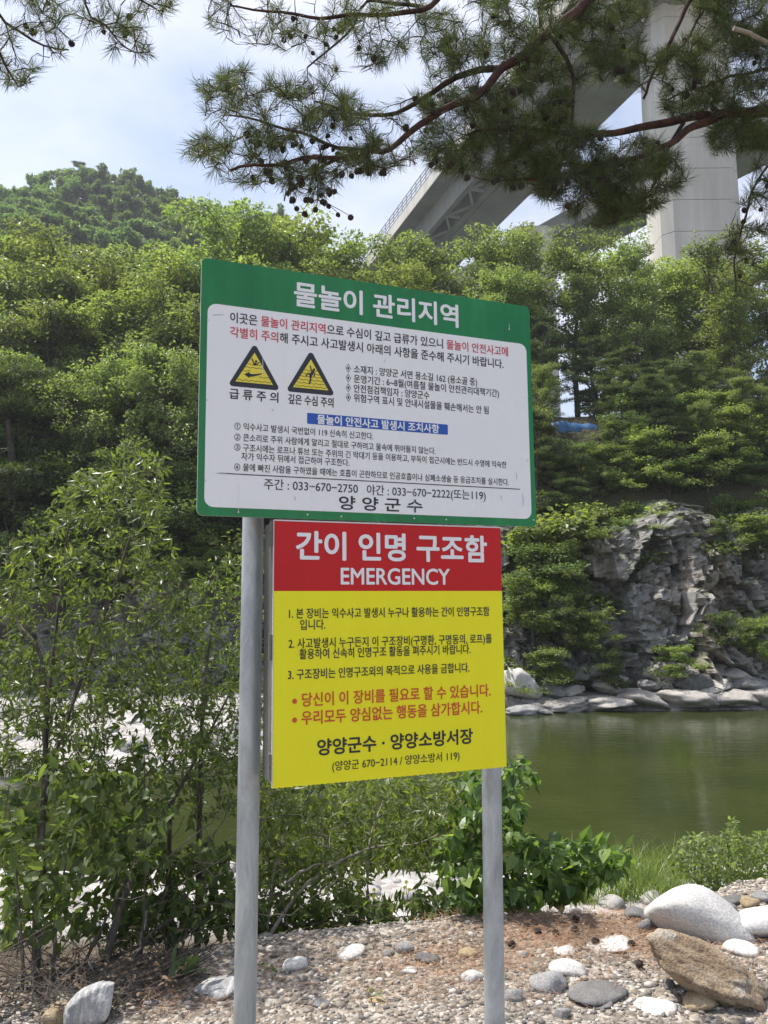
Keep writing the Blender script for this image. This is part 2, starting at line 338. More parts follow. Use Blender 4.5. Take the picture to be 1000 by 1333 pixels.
def ground_mat():
    """Gravel near the sign, bleached stones on the river bars, dark leaf soil on the wooded slope (split by place)."""
    m, n, l, b = new_mat('river_bank_ground')
    g = n.new('ShaderNodeNewGeometry'); sx = n.new('ShaderNodeSeparateXYZ'); l.new(g.outputs['Position'], sx.inputs['Vector'])
    tc = n.new('ShaderNodeTexCoord')
    v = n.new('ShaderNodeTexVoronoi'); v.inputs['Scale'].default_value = 48; l.new(tc.outputs['Object'], v.inputs['Vector'])
    r = ramp(n, [(0.0, (0.13, 0.115, 0.095)), (0.35, (0.21, 0.185, 0.155)), (0.7, (0.32, 0.29, 0.25)), (1, (0.48, 0.45, 0.41))])
    sc = n.new('ShaderNodeSeparateColor'); l.new(v.outputs['Color'], sc.inputs['Color']); l.new(sc.outputs['Red'], r.inputs['Fac'])
    big = noise_node(n, l, 1.1, 5, 0.6); rb = ramp(n, [(0.46, (1, 1, 1)), (0.72, (0.92, 0.83, 0.72))]); l.new(big.outputs['Fac'], rb.inputs['Fac'])
    mx = n.new('ShaderNodeMix'); mx.data_type = 'RGBA'; mx.blend_type = 'MULTIPLY'; mx.inputs['Factor'].default_value = 1
    l.new(r.outputs['Color'], mx.inputs['A']); l.new(rb.outputs['Color'], mx.inputs['B'])
    v2 = n.new('ShaderNodeTexVoronoi'); v2.inputs['Scale'].default_value = 5; l.new(tc.outputs['Object'], v2.inputs['Vector'])
    sc2 = n.new('ShaderNodeSeparateColor'); l.new(v2.outputs['Color'], sc2.inputs['Color'])
    r2 = ramp(n, [(0.0, (0.28, 0.26, 0.24)), (0.5, (0.42, 0.40, 0.38)), (1, (0.56, 0.55, 0.53))]); l.new(sc2.outputs['Green'], r2.inputs['Fac'])
    s1 = n.new('ShaderNodeMapRange'); s1.inputs['From Min'].default_value = 8.2; s1.inputs['From Max'].default_value = 9.0
    l.new(sx.outputs['Y'], s1.inputs['Value'])
    mA = n.new('ShaderNodeMix'); mA.data_type = 'RGBA'; l.new(s1.outputs['Result'], mA.inputs['Factor'])
    # the steep bank between gravel pad and beach: brown soil
    s0 = n.new('ShaderNodeMapRange'); s0.inputs['From Min'].default_value = -0.12; s0.inputs['From Max'].default_value = -0.3
    l.new(sx.outputs['Z'], s0.inputs['Value'])
    ts = noise_node(n, l, 5, 8, 0.7); rs = ramp(n, [(0.3, (0.045, 0.036, 0.022)), (0.7, (0.14, 0.11, 0.07))]); l.new(ts.outputs['Fac'], rs.inputs['Fac'])
    mS = n.new('ShaderNodeMix'); mS.data_type = 'RGBA'; l.new(s0.outputs['Result'], mS.inputs['Factor'])
    l.new(mx.outputs['Result'], mS.inputs['A']); l.new(rs.outputs['Color'], mS.inputs['B'])
    l.new(mS.outputs['Result'], mA.inputs['A']); l.new(r2.outputs['Color'], mA.inputs['B'])
    s2 = n.new('ShaderNodeMapRange'); s2.inputs['From Min'].default_value = 28.3; s2.inputs['From Max'].default_value = 29.3
    l.new(sx.outputs['Y'], s2.inputs['Value'])
    tf = noise_node(n, l, 0.9, 8, 0.7); rf = ramp(n, [(0.3, (0.02, 0.026, 0.01)), (0.5, (0.05, 0.05, 0.022)), (0.7, (0.085, 0.075, 0.04))]); l.new(tf.outputs['Fac'], rf.inputs['Fac'])
    mB = n.new('ShaderNodeMix'); mB.data_type = 'RGBA'; l.new(s2.outputs['Result'], mB.inputs['Factor'])
    l.new(mA.outputs['Result'], mB.inputs['A']); l.new(rf.outputs['Color'], mB.inputs['B'])
    l.new(mB.outputs['Result'], b.inputs['Base Color']); b.inputs['Roughness'].default_value = 0.95
    ad = n.new('ShaderNodeMath'); ad.operation = 'ADD'; sc3 = n.new('ShaderNodeMath'); sc3.operation = 'MULTIPLY'; sc3.inputs[1].default_value = 6
    l.new(v2.outputs['Distance'], sc3.inputs[0]); l.new(v.outputs['Distance'], ad.inputs[0]); l.new(sc3.outputs['Value'], ad.inputs[1])
    bb = bump(n, l, ad.outputs['Value'], b, 0.7, 0.02); bb.invert = True
    return m
M['ground'] = ground_mat()

def water_mat():
    m, n, l, b = new_mat('river_water')
    t0 = noise_node(n, l, 0.35, 3, 0.5); r = ramp(n, [(0.35, (0.030, 0.040, 0.011)), (0.65, (0.044, 0.054, 0.016))])
    l.new(t0.outputs['Fac'], r.inputs['Fac']); l.new(r.outputs['Color'], b.inputs['Base Color'])
    b.inputs['Roughness'].default_value = 0.035; b.inputs['IOR'].default_value = 1.33
    t = noise_node(n, l, 3.0, 4, 0.55, vscale=(0.55, 1.6, 1)); t2 = noise_node(n, l, 0.5, 2, 0.5)
    ad = n.new('ShaderNodeMath'); ad.operation = 'MULTIPLY'
    l.new(t.outputs['Fac'], ad.inputs[0]); l.new(t2.outputs['Fac'], ad.inputs[1])
    bump(n, l, ad.outputs['Value'], b, 0.42, 0.06)
    return m
M['water'] = water_mat()

def gravel_mat():
    m, n, l, b = new_mat('gravel_pebble')
    g = n.new('ShaderNodeNewGeometry')
    r = ramp(n, [(0.0, (0.11, 0.105, 0.10)), (0.2, (0.21, 0.195, 0.175)), (0.45, (0.31, 0.275, 0.235)), (0.62, (0.40, 0.325, 0.25)), (0.8, (0.46, 0.42, 0.375)), (1, (0.66, 0.635, 0.59))])
    l.new(g.outputs['Random Per Island'], r.inputs['Fac'])
    t = noise_node(n, l, 90, 3, 0.6); r2 = ramp(n, [(0.3, (0.8,) * 3), (0.7, (1.1,) * 3)]); l.new(t.outputs['Fac'], r2.inputs['Fac'])
    mx = n.new('ShaderNodeMix'); mx.data_type = 'RGBA'; mx.blend_type = 'MULTIPLY'; mx.inputs['Factor'].default_value = 1
    l.new(r.outputs['Color'], mx.inputs['A']); l.new(r2.outputs['Color'], mx.inputs['B'])
    l.new(mx.outputs['Result'], b.inputs['Base Color']); b.inputs['Roughness'].default_value = 0.9
    return m
M['gravel'] = gravel_mat()
M['litter'] = plain_mat('fallen_pine_needle', (0.30, 0.175, 0.10), 0.8, nscale=4, namp=0.35)
M['hill'] = plain_mat('hill_undergrowth', (0.035, 0.06, 0.018), 0.95, nscale=0.15, namp=0.5)

# ------------------------------------------------------------------ terrain
WATER_Z = -2.0
def crest(x): return np.clip(3.43 + 0.33 * (x + 1.17), 3.0, 3.95) + 0.4 * smooth((x - 1.45) / 0.5)
def shore(x): return 17.5 + 9.8 * smooth((x + 6.0) / 8.0)
def cliff_top(x): return 2.6 + 2.6 * smooth((x + 3.0) / 8.0)
RX = np.array([-400, -200, -120, -77, -59, -48, -35, -22, -11, 5, 22, 45, 80, 200, 400.0])
RZ = np.array([60, 70, 78, 83.0, 88.5, 86, 81, 77, 72, 52, 20, 12, 11, 11, 11.0])
def ground_z(x, y):
    x = np.asarray(x, float); y = np.asarray(y, float)
    c = crest(x)
    t = np.clip((y - c) / 3.0, 0, 1)
    z = 0.03 * fbm(x, y, 2.2, 1.0) + 0.03 * smooth((y - 2.2) / 1.6)
    z = z - 1.72 * (0.6 * t + 0.4 * smooth(t)) * (y > c)
    z = z - 0.075 * np.clip(y - 7.0, 0, 12) - 0.9 * smooth((y - 12) / 3)
    s = shore(x)
    zb = -2.9 + 0.9 * smooth((y - s + 2.0) / 2.0) + 0.055 * np.clip(y - s, 0, 14) + 0.10 * fbm(x, y, 0.9, 3.0) * smooth((y - s) / 2)
    zb = zb + 0.4 * smooth((x - 1) / 3) * smooth((y - s) / 0.7)
    w = smooth((y - (s - 4.0)) / 2.0)
    z = z * (1 - w) + zb * w
    top = cliff_top(x)
    zh = top - 0.45 + (0.35 + 0.78 * smooth((x + 2) / 6)) * np.clip(y - 33.0, 0, 5.2) + 0.10 * np.clip(y - 38.2, 0, 60) * smooth((4 - x) / 6) + 0.02 * np.clip(y - 38.2, 0, 60) + 0.35 * fbm(x, y, 0.35, 5.0)
    w2 = smooth((y - 32.7) / 1.4)
    z = z * (1 - w2) + zh * w2
    ridge = np.interp(x, RX, RZ)
    u = np.clip((y - 62) / 98.0, 0, 2.5)
    prof = np.where(u <= 1, u ** 0.9, np.clip(1 - (u - 1) * 0.5, 0.15, 1))
    zr = 12 + (ridge - 12) * prof + 3.0 * fbm(x, y, 0.05, 2.0) * np.clip(u, 0, 1)
    w3 = smooth((y - 62) / 12)
    z = z * (1 - w3) + np.maximum(zr, 8) * w3
    return z

def G(px, py):
    """Where the line of sight through px, py meets the ground."""
    d = ray(px, py); k = np.linspace(1.5, 60, 6000)
    p = d[None] * k[:, None] + np.array([0, 0, CAM_Z])
    i = np.argmax(p[:, 2] < ground_z(p[:, 0], p[:, 1])); return p[i]

xs = np.unique(np.concatenate([np.linspace(-600, -60, 28), np.linspace(-60, -14, 60), np.linspace(-14, -3, 60), np.linspace(-3, 4, 150), np.linspace(4, 24, 80), np.linspace(24, 70, 40), np.linspace(70, 600, 26)]))
ys = np.unique(np.concatenate([np.linspace(-500, -8, 22), np.linspace(-8, 2, 40), np.linspace(2, 6, 110), np.linspace(6, 14, 70), np.linspace(14, 34, 110), np.linspace(34, 66, 60), np.linspace(66, 180, 60), np.linspace(180, 700, 30)]))
X, Y = np.meshgrid(xs, ys)
Z = ground_z(X, Y)
ny, nx = X.shape
i, j = np.meshgrid(np.arange(ny - 1), np.arange(nx - 1), indexing='ij'); a = i * nx + j
gm = MB().add(np.stack([X, Y, Z], -1), np.stack([a, a + 1, a + nx + 1, a + nx], -1).reshape(-1, 4))
yc = (ys[:-1] + ys[1:]) / 2
gm.m = [np.repeat((yc > 70).astype(int), nx - 1)]
go = gm.build('ground', [M['ground'], M['hill']], smooth=True)
tag(go, 'gravel river bank, stony river bars and the wooded slope behind', 'ground', kind='structure')

wv = MB().add([(-120, 7, WATER_Z), (120, 7, WATER_Z), (120, 29.5, WATER_Z), (-120, 29.5, WATER_Z)], np.array([(0, 1, 2, 3)]))
tag(wv.build('river_water', M['water']), 'calm olive green river water', 'water', kind='structure')

# rock cliff on the far bank
def hash3(v):
    h = np.sin(np.array([v[0] * 12.9898 + v[1] * 78.233 + v[2] * 37.719, v[0] * 39.346 + v[1] * 11.135 + v[2] * 83.155, v[0] * 73.156 + v[1] * 52.235 + v[2] * 9.151])) * 43758.5453
    return h - np.floor(h) - 0.5

def facet(p, s, amp, tilt, seed):
    q = Vector((p[0] * s[0] + seed, p[1] * s[1], p[2] * s[2]))
    d, pts = noise.voronoi(q)
    h = hash3(pts[0]); k = q - pts[0]
    edge = min(1.0, (d[1] - d[0]) / 0.07)
    return amp * (h[0] + tilt * (h[1] * k.x + h[2] * k.z)) - amp * 0.12 * (1 - edge) ** 2

cx = np.linspace(-24, 27, 430); ct = np.linspace(0, 1, 110)
cv = np.zeros((len(ct), len(cx), 3))
for jx, x in enumerate(cx):
    top = float(cliff_top(x)) + 0.5 + 0.45 * math.sin(x * 0.9) * math.sin(x * 0.37 + 1); by = 28.9 + 0.5 * math.sin(x * 0.35) + 0.4 * math.sin(x * 0.9 + 1)
    for it, t in enumerate(ct):
        z = -2.7 + (top + 2.7) * t; y = by + 3.7 * t ** 1.1 + max(0, t - 0.9) * 26
        p = (x, y, z)
        w = min(1, t * 6 + 0.35) * (1 if t < 0.92 else (1 - (t - 0.92) / 0.08 * 0.6))
        pr_ = (x + 0.35 * z + 0.3 * math.sin(z * 1.3), y, z - 0.25 * x)
        o = facet(pr_, (0.45, 0.3, 0.30), 1.25, 2.0, 3) + facet(pr_, (1.5, 1, 0.75), 0.6, 2.3, 11) + facet(pr_, (3.6, 3, 2.0), 0.27, 2.3, 23) + 0.3 * facet(pr_, (7, 4, 6), 0.24, 1.5, 33)
        o += 0.12 * noise.fractal(Vector((x * 2, y * 2, z * 2)), 0.7, 2.1, 4)
        h = facet(p, (0.5, 0.5, 0.5), 0.5, 1.0, 47)
        cv[it, jx] = (x + 0.4 * h * w, y - o * w, z + 0.45 * h * w * (1 if t < 0.95 else 0))
nt, ncx = len(ct), len(cx)
i, j = np.meshgrid(np.arange(nt - 1), np.arange(ncx - 1), indexing='ij'); a = i * ncx + j
tag(MB().add(cv, np.stack([a, a + 1, a + ncx + 1, a + ncx], -1).reshape(-1, 4)).build('rock_cliff', M['cliff']),
    'fractured grey rock cliff above the far shore', 'cliff', kind='structure')

# ------------------------------------------------------------------ sign board on two posts
YAW = 0.3793; SX, SY, SZ = -0.4737, 2.0069, 1.45 + 0.2387
sign = empty('sign_board', (SX, SY, 0), YAW)
tag(sign, 'white and green Korean water safety notice board standing on two steel posts', 'sign')

def round_rect(x0, x1, z0, z1, r, n=6):
    pts = []
    for cxx, czz, a0 in ((x1 - r, z1 - r, 0), (x0 + r, z1 - r, 90), (x0 + r, z0 + r, 180), (x1 - r, z0 + r, 270)):
        for k in range(n + 1):
            a = math.radians(a0 + 90 * k / n); pts.append((cxx + r * math.cos(a), czz + r * math.sin(a)))
    return pts

def plate(mb, pts, y0, y1, mat=0, side=None):
    """A flat plate in the board's plane: outline pts (x, z), front face at y0, back at y1 (y grows away from the viewer)."""
    n = len(pts)
    v = [(x, y0, z) for x, z in pts] + [(x, y1, z) for x, z in pts]
    mb.add(v, [list(range(n))], mat)
    mb.add(v, [list(range(n, 2 * n))[::-1]] + [(k, k + n, (k + 1) % n + n, (k + 1) % n) for k in range(n)], mat if side is None else side)
    return mb

def write(mb, body, u0, u1, v, h, spans=(), bold=0.0, y=-0.0016, base_mat=0, z0=SZ):
    """Lettering as flat cut shapes: body fills u0..u1, its syllables are h tall and centred on v; spans = (text, ink)."""
    c = bpy.data.curves.new('lettering', 'FONT'); c.body = body; c.resolution_u = 4
    for k in range(3): c.materials.append(M['ink'])
    for k in range(len(body)): c.body_format[k].material_index = base_mat
    for sub, mi in spans:
        st = body.index(sub)
        for k in range(st, st + len(sub)): c.body_format[k].material_index = mi
    o = bpy.data.objects.new('lettering', c); COL.objects.link(o)
    dg = bpy.context.evaluated_depsgraph_get()
    me = bpy.data.meshes.new_from_object(o.evaluated_get(dg))
    nv = len(me.vertices); co = np.zeros(nv * 3, np.float32); me.vertices.foreach_get('co', co); co = co.reshape(-1, 3)
    x0, x1 = co[:, 0].min(), co[:, 0].max()
    hx = u0 + (co[:, 0] - x0) * (u1 - u0) / (x1 - x0); hz = v + (co[:, 1] - 0.374) * h / 0.90
    by = {}
    for p in me.polygons: by.setdefault(p.material_index, []).append(list(p.vertices))
    d = bold * h
    ring = [(0, 0)] + ([(d, 0), (-d, 0), (0, d), (0, -d), (d * .7, d * .7), (-d * .7, d * .7), (d * .7, -d * .7), (-d * .7, -d * .7)] if d else [])
    for k, (dx, dz) in enumerate(ring):
        verts = np.stack([hx + dx, np.full(nv, y + 0.00004 * k), hz + dz + z0], -1)
        for mi, fs in by.items(): mb.add(verts, fs, mi)
    bpy.data.objects.remove(o); bpy.data.curves.remove(c); bpy.data.meshes.remove(me)

b = MB()
plate(b, round_rect(0, 1.0, SZ, SZ + 0.6838, 0.016), 0.0, 0.006, 0, 1)
board = b.build('board', [M['green'], M['edge']], sign)
t = MB(); write(t, '물놀이 관리지역', 0.252, 0.7512, 0.6201, 0.0677, bold=0.028, y=-0.0012)
t.build('title_lettering', M['inkwhite'], board)
t = MB()
write(t, '이곳은 물놀이 관리지역으로 수심이 깊고 급류가 있으니 물놀이 안전사고에', 0.0772, 0.9184, 0.5302, 0.0285, (('물놀이 관리지역', 1), ('물놀이 안전사고에', 1)), 0.016)
write(t, '각별히 주의해 주시고 사고발생시 아래의 사항을 준수해 주시기 바랍니다.', 0.0775, 0.9014, 0.4904, 0.0285, (('각별히 주의', 1),), 0.016)
for s, u0, u1, v, h in (('소재지 : 양양군 서면 용소길 162 (용소골 중)', 0.4232, 0.8106, 0.4258, 0.0232), ('운영기간 : 6~8월(여름철 물놀이 안전관리대책기간)', 0.4230, 0.8834, 0.3980, 0.0232),
                        ('안전점검책임자 : 양양군수', 0.4228, 0.6535, 0.3702, 0.0228), ('위험구역 표시 및 안내시설물을 훼손해서는 안 됨', 0.4227, 0.8464, 0.3431, 0.0232)):
    write(t, s, u0, u1, v, h, (), 0.012); write(t, '◈', 0.3985, 0.4145, v, 0.0225)
write(t, '급 류 주 의', 0.0780, 0.2083, 0.3235, 0.0275, (), 0.02); write(t, '깊은 수심 주의', 0.2358, 0.3629, 0.3235, 0.0265, (), 0.02)
for s, u0, u1, v in (('① 익수사고 발생시 국번없이 119 신속히 신고한다.', 0.0924, 0.4793, 0.2380), ('② 큰소리로 주위 사람에게 알리고 절대로 구하려고 물속에 뛰어들지 않는다.', 0.0926, 0.6700, 0.2089),
                     ('③ 구조시에는 로프나 튜브 또는 주위의 긴 막대기 등을 이용하고, 부득이 접근시에는 반드시 수영에 익숙한', 0.0927, 0.9024, 0.1819), ('자가 익수자 뒤에서 접근하여 구조한다.', 0.1112, 0.4088, 0.1588),
                     ('④ 물에 빠진 사람을 구하였을 때에는 호흡이 곤란하므로 인공호흡이나 심폐소생술 등 응급조치를 실시한다.', 0.0930, 0.9091, 0.1299)):
    write(t, s, u0, u1, v, 0.0200, (), 0.010)
t.box(0.0557, 0.9468, -0.0016, -0.0009, SZ + 0.1098, SZ + 0.1122)
write(t, '주간 : 033−670−2750', 0.1718, 0.4330, 0.0888, 0.0285, (), 0.008); write(t, '야간 : 033−670−2222(또는119)', 0.4594, 0.8297, 0.0868, 0.0285, (), 0.008)
write(t, '양 양 군 수', 0.3791, 0.6260, 0.0479, 0.0369, (), 0.022)
t.build('notice_lettering', [M['ink'], M['inkred']], board)
bl = MB(); plate(bl, round_rect(0.2884, 0.711, SZ + 0.2590, SZ + 0.2893, 0.003, 3), -0.0012, -0.0009)
banner = bl.build('blue_banner', M['blue'], board)
t = MB(); write(t, '물놀이 안전사고 발생시 조치사항', 0.3170, 0.6823, 0.2740, 0.0250, (), 0.03, y=-0.0018)
t.build('banner_lettering', M['inkwhite'], board)

def tri_round(a, b_, c, r, n=5):
    pts = []; V = [np.array(a), np.array(b_), np.array(c)]
    cen = sum(V) / 3
    for k in range(3):
        p, q0, q1 = V[k], V[k - 1], V[(k + 1) % 3]
        d0 = unit(q0 - p); d1 = unit(q1 - p); bis = unit(d0 + d1)
        half = math.acos(float(np.clip(d0 @ d1, -1, 1))) / 2; cc = p + bis * r / math.sin(half)
        n0 = cc - (p + d0 * (r / math.tan(half))); n1 = cc - (p + d1 * (r / math.tan(half)))
        a0 = math.atan2(-n0[1], -n0[0]); a1 = math.atan2(-n1[1], -n1[0])
        da = (a1 - a0 + math.pi) % (2 * math.pi) - math.pi
        pts += [(cc[0] + r * math.cos(a0 + da * k2 / n), cc[1] + r * math.sin(a0 + da * k2 / n)) for k2 in range(n + 1)]
    return pts

def ribbon(mb, pts, w, y):
    pts = np.asarray(pts, float); d = unit(np.gradient(pts, axis=0)); nn = np.stack([-d[:, 1], d[:, 0]], -1)
    w = np.broadcast_to(np.asarray(w, float), (len(pts),))[:, None]
    L_, R_ = pts + nn * w / 2, pts - nn * w / 2
    n = len(pts); v = [(p[0], y, p[1]) for p in L_] + [(p[0], y, p[1]) for p in R_]
    mb.add(v, [(k, k + n, k + n + 1, k + 1) for k in range(n - 1)])

def disc(mb, cx_, cz_, rx, rz, y, n=14):
    mb.add([(cx_ + rx * math.cos(a), y, cz_ + rz * math.sin(a)) for a in np.linspace(0, 2 * math.pi, n, endpoint=False)], [list(range(n))])

def waves(mb, u, v, x0, x1, z, y, n=4):
    xx = np.linspace(x0, x1, 40); ribbon(mb, np.stack([u + xx, v + z + 0.0012 * np.sin((xx - x0) / 0.0085 * math.pi)], -1), 0.0014, y)

def pictogram(ua, va, ul, ur, vb, fig, lab):
    tr = MB(); plate(tr, [(x, z + SZ) for x, z in tri_round((ua, va + 0.008), (ul - 0.007, vb - 0.004), (ur + 0.007, vb - 0.004), 0.008)], -0.0012, -0.0009)
    o = tr.build('warning_triangle', M['ink'], board); o['label'] = lab
    s = 0.80; cxm = (ua + ul + ur) / 3; czm = (va + 2 * vb) / 3
    f = lambda x, z: (cxm + (x - cxm) * s * 0.98, czm + (z - czm) * s * 0.93 + SZ)
    yl = MB(); plate(yl, [f(ua, va), f(ul, vb), f(ur, vb)], -0.0015, -0.0013); yl.build('triangle_field', M['signyellow'], board)
    g_ = MB(); y = -0.0019; cu = (ul + ur) / 2; cvv = vb + SZ
    for z, hw in ((0.060, 0.020), (0.051, 0.027), (0.042, 0.032), (0.033, 0.038), (0.024, 0.043), (0.015, 0.048)):
        sgn = (z in (0.042, 0.033, 0.024)) and fig == 'current'
        if sgn: continue
        waves(g_, cu, cvv, -hw * 0.92, hw * 0.92, z, y)
    if fig == 'current':
        disc(g_, cu + 0.004, cvv + 0.069, 0.0035, 0.0035, y - 0.0002)
        ribbon(g_, [(cu - 0.008, cvv + 0.076), (cu - 0.002, cvv + 0.064), (cu + 0.002, cvv + 0.060)], 0.0034, y - 0.0002)
        ribbon(g_, [(cu + 0.002, cvv + 0.060), (cu + 0.008, cvv + 0.063), (cu + 0.013, cvv + 0.068)], 0.003, y - 0.0002)
        g_.add([(cu - 0.005, y - 0.0002, cvv + 0.058), (cu + 0.006, y - 0.0002, cvv + 0.058), (cu + 0.004, y - 0.0002, cvv + 0.065), (cu - 0.001, y - 0.0002, cvv + 0.065)], [(0, 1, 2, 3)])
        a_ = np.linspace(0, 1, 12); px_ = cu + 0.026 - 0.042 * a_; pz_ = cvv + 0.040 - 0.010 * np.sin(a_ * math.pi * 0.55)
        ribbon(g_, np.stack([px_, pz_], -1), 0.0015 + 0.0075 * a_, y - 0.0002)
        g_.add([(cu - 0.028, y - 0.0002, cvv + 0.031), (cu - 0.013, y - 0.0002, cvv + 0.022), (cu - 0.013, y - 0.0002, cvv + 0.039)], [(0, 1, 2)])
        waves(g_, cu, cvv, -0.036, -0.010, 0.041, y); waves(g_, cu, cvv, 0.012, 0.04, 0.027, y)
    else:
        disc(g_, cu + 0.009, cvv + 0.064, 0.0035, 0.0035, y - 0.0002)
        ribbon(g_, [(cu + 0.006, cvv + 0.060), (cu + 0.001, cvv + 0.049), (cu - 0.002, cvv + 0.041)], [0.007, 0.0085, 0.006], y - 0.0002)
        ribbon(g_, [(cu - 0.002, cvv + 0.074), (cu - 0.0005, cvv + 0.066), (cu + 0.004, cvv + 0.060)], 0.0032, y - 0.0002)
        ribbon(g_, [(cu + 0.006, cvv + 0.059), (cu + 0.011, cvv + 0.052), (cu + 0.009, cvv + 0.044)], 0.003, y - 0.0002)
        ribbon(g_, [(cu, cvv + 0.046), (cu - 0.008, cvv + 0.052), (cu - 0.014, cvv + 0.044)], 0.0042, y - 0.0002)
        ribbon(g_, [(cu - 0.001, cvv + 0.044), (cu - 0.001, cvv + 0.032), (cu - 0.005, cvv + 0.022)], 0.0045, y - 0.0002)
    g_.build('pictogram', M['ink'], board)
pictogram(0.1431, 0.4597, 0.0793, 0.2073, 0.3475, 'current', 'yellow warning triangle with a swimmer swept by a current')
pictogram(0.2986, 0.4580, 0.235, 0.3619, 0.3472, 'deep', 'yellow warning triangle with a figure sinking in deep water')
for u, v in ((0.0185, 0.515), (0.165, 0.385), (0.02, 0.30), (0.02, 0.09), (0.105, 0.012), (0.29, 0.012), (0.385, 0.010), (0.60, 0.012), (0.925, 0.602), (0.975, 0.20), (0.99, 0.02), (0.70, 0.012)):
    rv = MB(); disc(rv, u, v + SZ, 0.0024, 0.0024, -0.0030, 8); rv.tube([(u, -0.0030, v + SZ), (u, 0.0, v + SZ)], 0.0024, 8, cap=False)
    rv.build('rivet', M['edge'], board)

pnl = MB(); plate(pnl, round_rect(0.0178, 0.984, SZ + 0.0226, SZ + 0.5616, 0.024), -0.0008, 0.0, 0)
def mark(u, v, du, dv, w, mi):
    tmp = MB(); ribbon(tmp, [(u, v + SZ), (u + du / 2 + 0.0005, v + dv / 2 + SZ), (u + du, v + dv + SZ)], [w * .6, w, w * .5], -0.0021)
    pnl.add(tmp.v[0], np.stack([np.arange(2), np.arange(2) + 3, np.arange(2) + 4, np.arange(2) + 1], -1), mi)
for u, v, hgt in ((0.0185, 0.515, -0.02), (0.165, 0.43, 0.045), (0.30, 0.12, 0.10), (0.105, 0.10, 0.09), (0.60, 0.10, 0.08), (0.955, 0.22, 0.06), (0.80, 0.45, 0.03), (0.925, 0.62, 0.02), (0.51, 0.50, -0.05), (0.68, 0.20, -0.06), (0.03, 0.33, 0.06)):
    mark(u, v, 0.0, -hgt, 0.0013, 1)      # pale drip streaks
for u, v, du, dv in ((0.19, 0.292, 0.006, -0.006), (0.935, 0.16, 0.001, -0.02), (0.955, 0.10, 0.001, -0.04), (0.88, 0.09, 0.002, -0.015), (0.89, 0.545, 0.012, -0.004), (0.515, 0.455, 0.001, 0.008), (0.255, 0.06, 0.001, -0.012), (0.045, 0.11, 0.03, 0.001), (0.03, 0.53, 0.03, 0.004)):
    mark(u, v, du, dv, 0.0020, 2)         # grey scuffs
pnl.build('white_panel', [M['white'], M['inkwhite'], plain_mat('grey_scuff', (0.42, 0.42, 0.43), 0.6)], board)

def post(u, lean):
    pm = MB(); zz = np.linspace(-0.45, SZ + 0.62, 24)
    pm.tube(np.stack([u + lean * (zz - SZ), np.full(24, 0.158), zz], -1), 0.0295, 32)
    o = pm.build('post', M['galv'], sign, True)
    return o
post(0.1790, 0.0062); post(0.9245, 0.0133)
for z in (SZ + 0.10, SZ + 0.56):
    MB().box(0.03, 0.97, 0.0065, 0.127, z, z + 0.035).build('back_rail', M['alu'], sign)

# ------------------------------------------------------------------ rescue equipment cabinet hung between the posts
cab = empty('rescue_cabinet', (SX, SY, 0), YAW)
tag(cab, 'red and yellow emergency rescue equipment cabinet hung below the white notice board', 'cabinet')
bx0, bx1, bz0, bz1 = 0.2005, 0.8763, SZ - 0.6862, SZ - 0.0035
bd = MB(); bd.box(bx0 + 0.004, bx1 - 0.004, 0.016, 0.126, bz0 + 0.006, bz1 - 0.004)
bd.build('cabinet_body', M['alu'], cab)
d = MB()
n_ = 150; bot = [(x, bz0 + 0.0016 * math.sin(k * 1.9) * math.sin(k * 0.37)) for k, x in enumerate(np.linspace(bx0, bx1, n_))]
lef = [(bx0 + 0.0011 * math.sin(k * 2.3) * math.sin(k * 0.31), z) for k, z in enumerate(np.linspace(bz1, bz0, n_))][1:-1]
yb = SZ - 0.1908
plate(d, bot + [(bx1, yb), (bx0, yb)] + [p for p in lef if p[1] < yb - 0.002], 0.0, 0.014, 0, 2)
plate(d, [(bx0, yb), (bx1, yb), (bx1, bz1), (bx0, bz1)], 0.0, 0.014, 1, 2)
door = d.build('door', [M['yellow'], M['red'], M['edge']], cab)
e_ = MB(); e_.box(bx0 + 0.001, bx1 - 0.001, -0.0012, -0.0002, bz1 - 0.004, bz1 - 0.0005); e_.box(bx0 - 0.0025, bx0 - 0.0005, -0.001, 0.004, bz0 + 0.004, bz1 - 0.001)
e_.build('door_edging', M['edge'], door)
t = MB()
write(t, '간이 인명 구조함', 0.2606, 0.8281, -0.0705, 0.0735, (), 0.03, -0.0012, 1); write(t, 'EMERGENCY', 0.3839, 0.7075, -0.1489, 0.0565, (), 0.018, -0.0012, 1)
DL = [M['ink'], M['inkwhite'], M['inkorange']]
t.build('heading_lettering', DL, door); t = MB()
for s, u0, u1, v in (('1. 본 장비는 익수사고 발생시 누구나 활용하는 간이 인명구조함', 0.2412, 0.8327, -0.2490), ('입니다.', 0.2711, 0.3399, -0.2785), ('2. 사고발생시 누구든지 이 구조장비(구명환, 구명동의, 로프)를', 0.2405, 0.8380, -0.3262),
                     ('활용하여 신속히 인명구조 활동을 펴주시기 바랍니다.', 0.2695, 0.7691, -0.3541), ('3. 구조장비는 인명구조외의 목적으로 사용을 금합니다.', 0.2393, 0.7641, -0.4054)):
    write(t, s, u0, u1, v, 0.0262, (), 0.014, -0.0012, 0)
t.build('instruction_lettering', DL, door); t = MB()
write(t, '당신이 이 장비를 필요로 할 수 있습니다.', 0.2771, 0.8301, -0.4709, 0.0345, (), 0.018, -0.0012, 2)
write(t, '우리모두 양심없는 행동을 삼가합시다.', 0.2757, 0.8019, -0.5166, 0.0345, (), 0.018, -0.0012, 2)
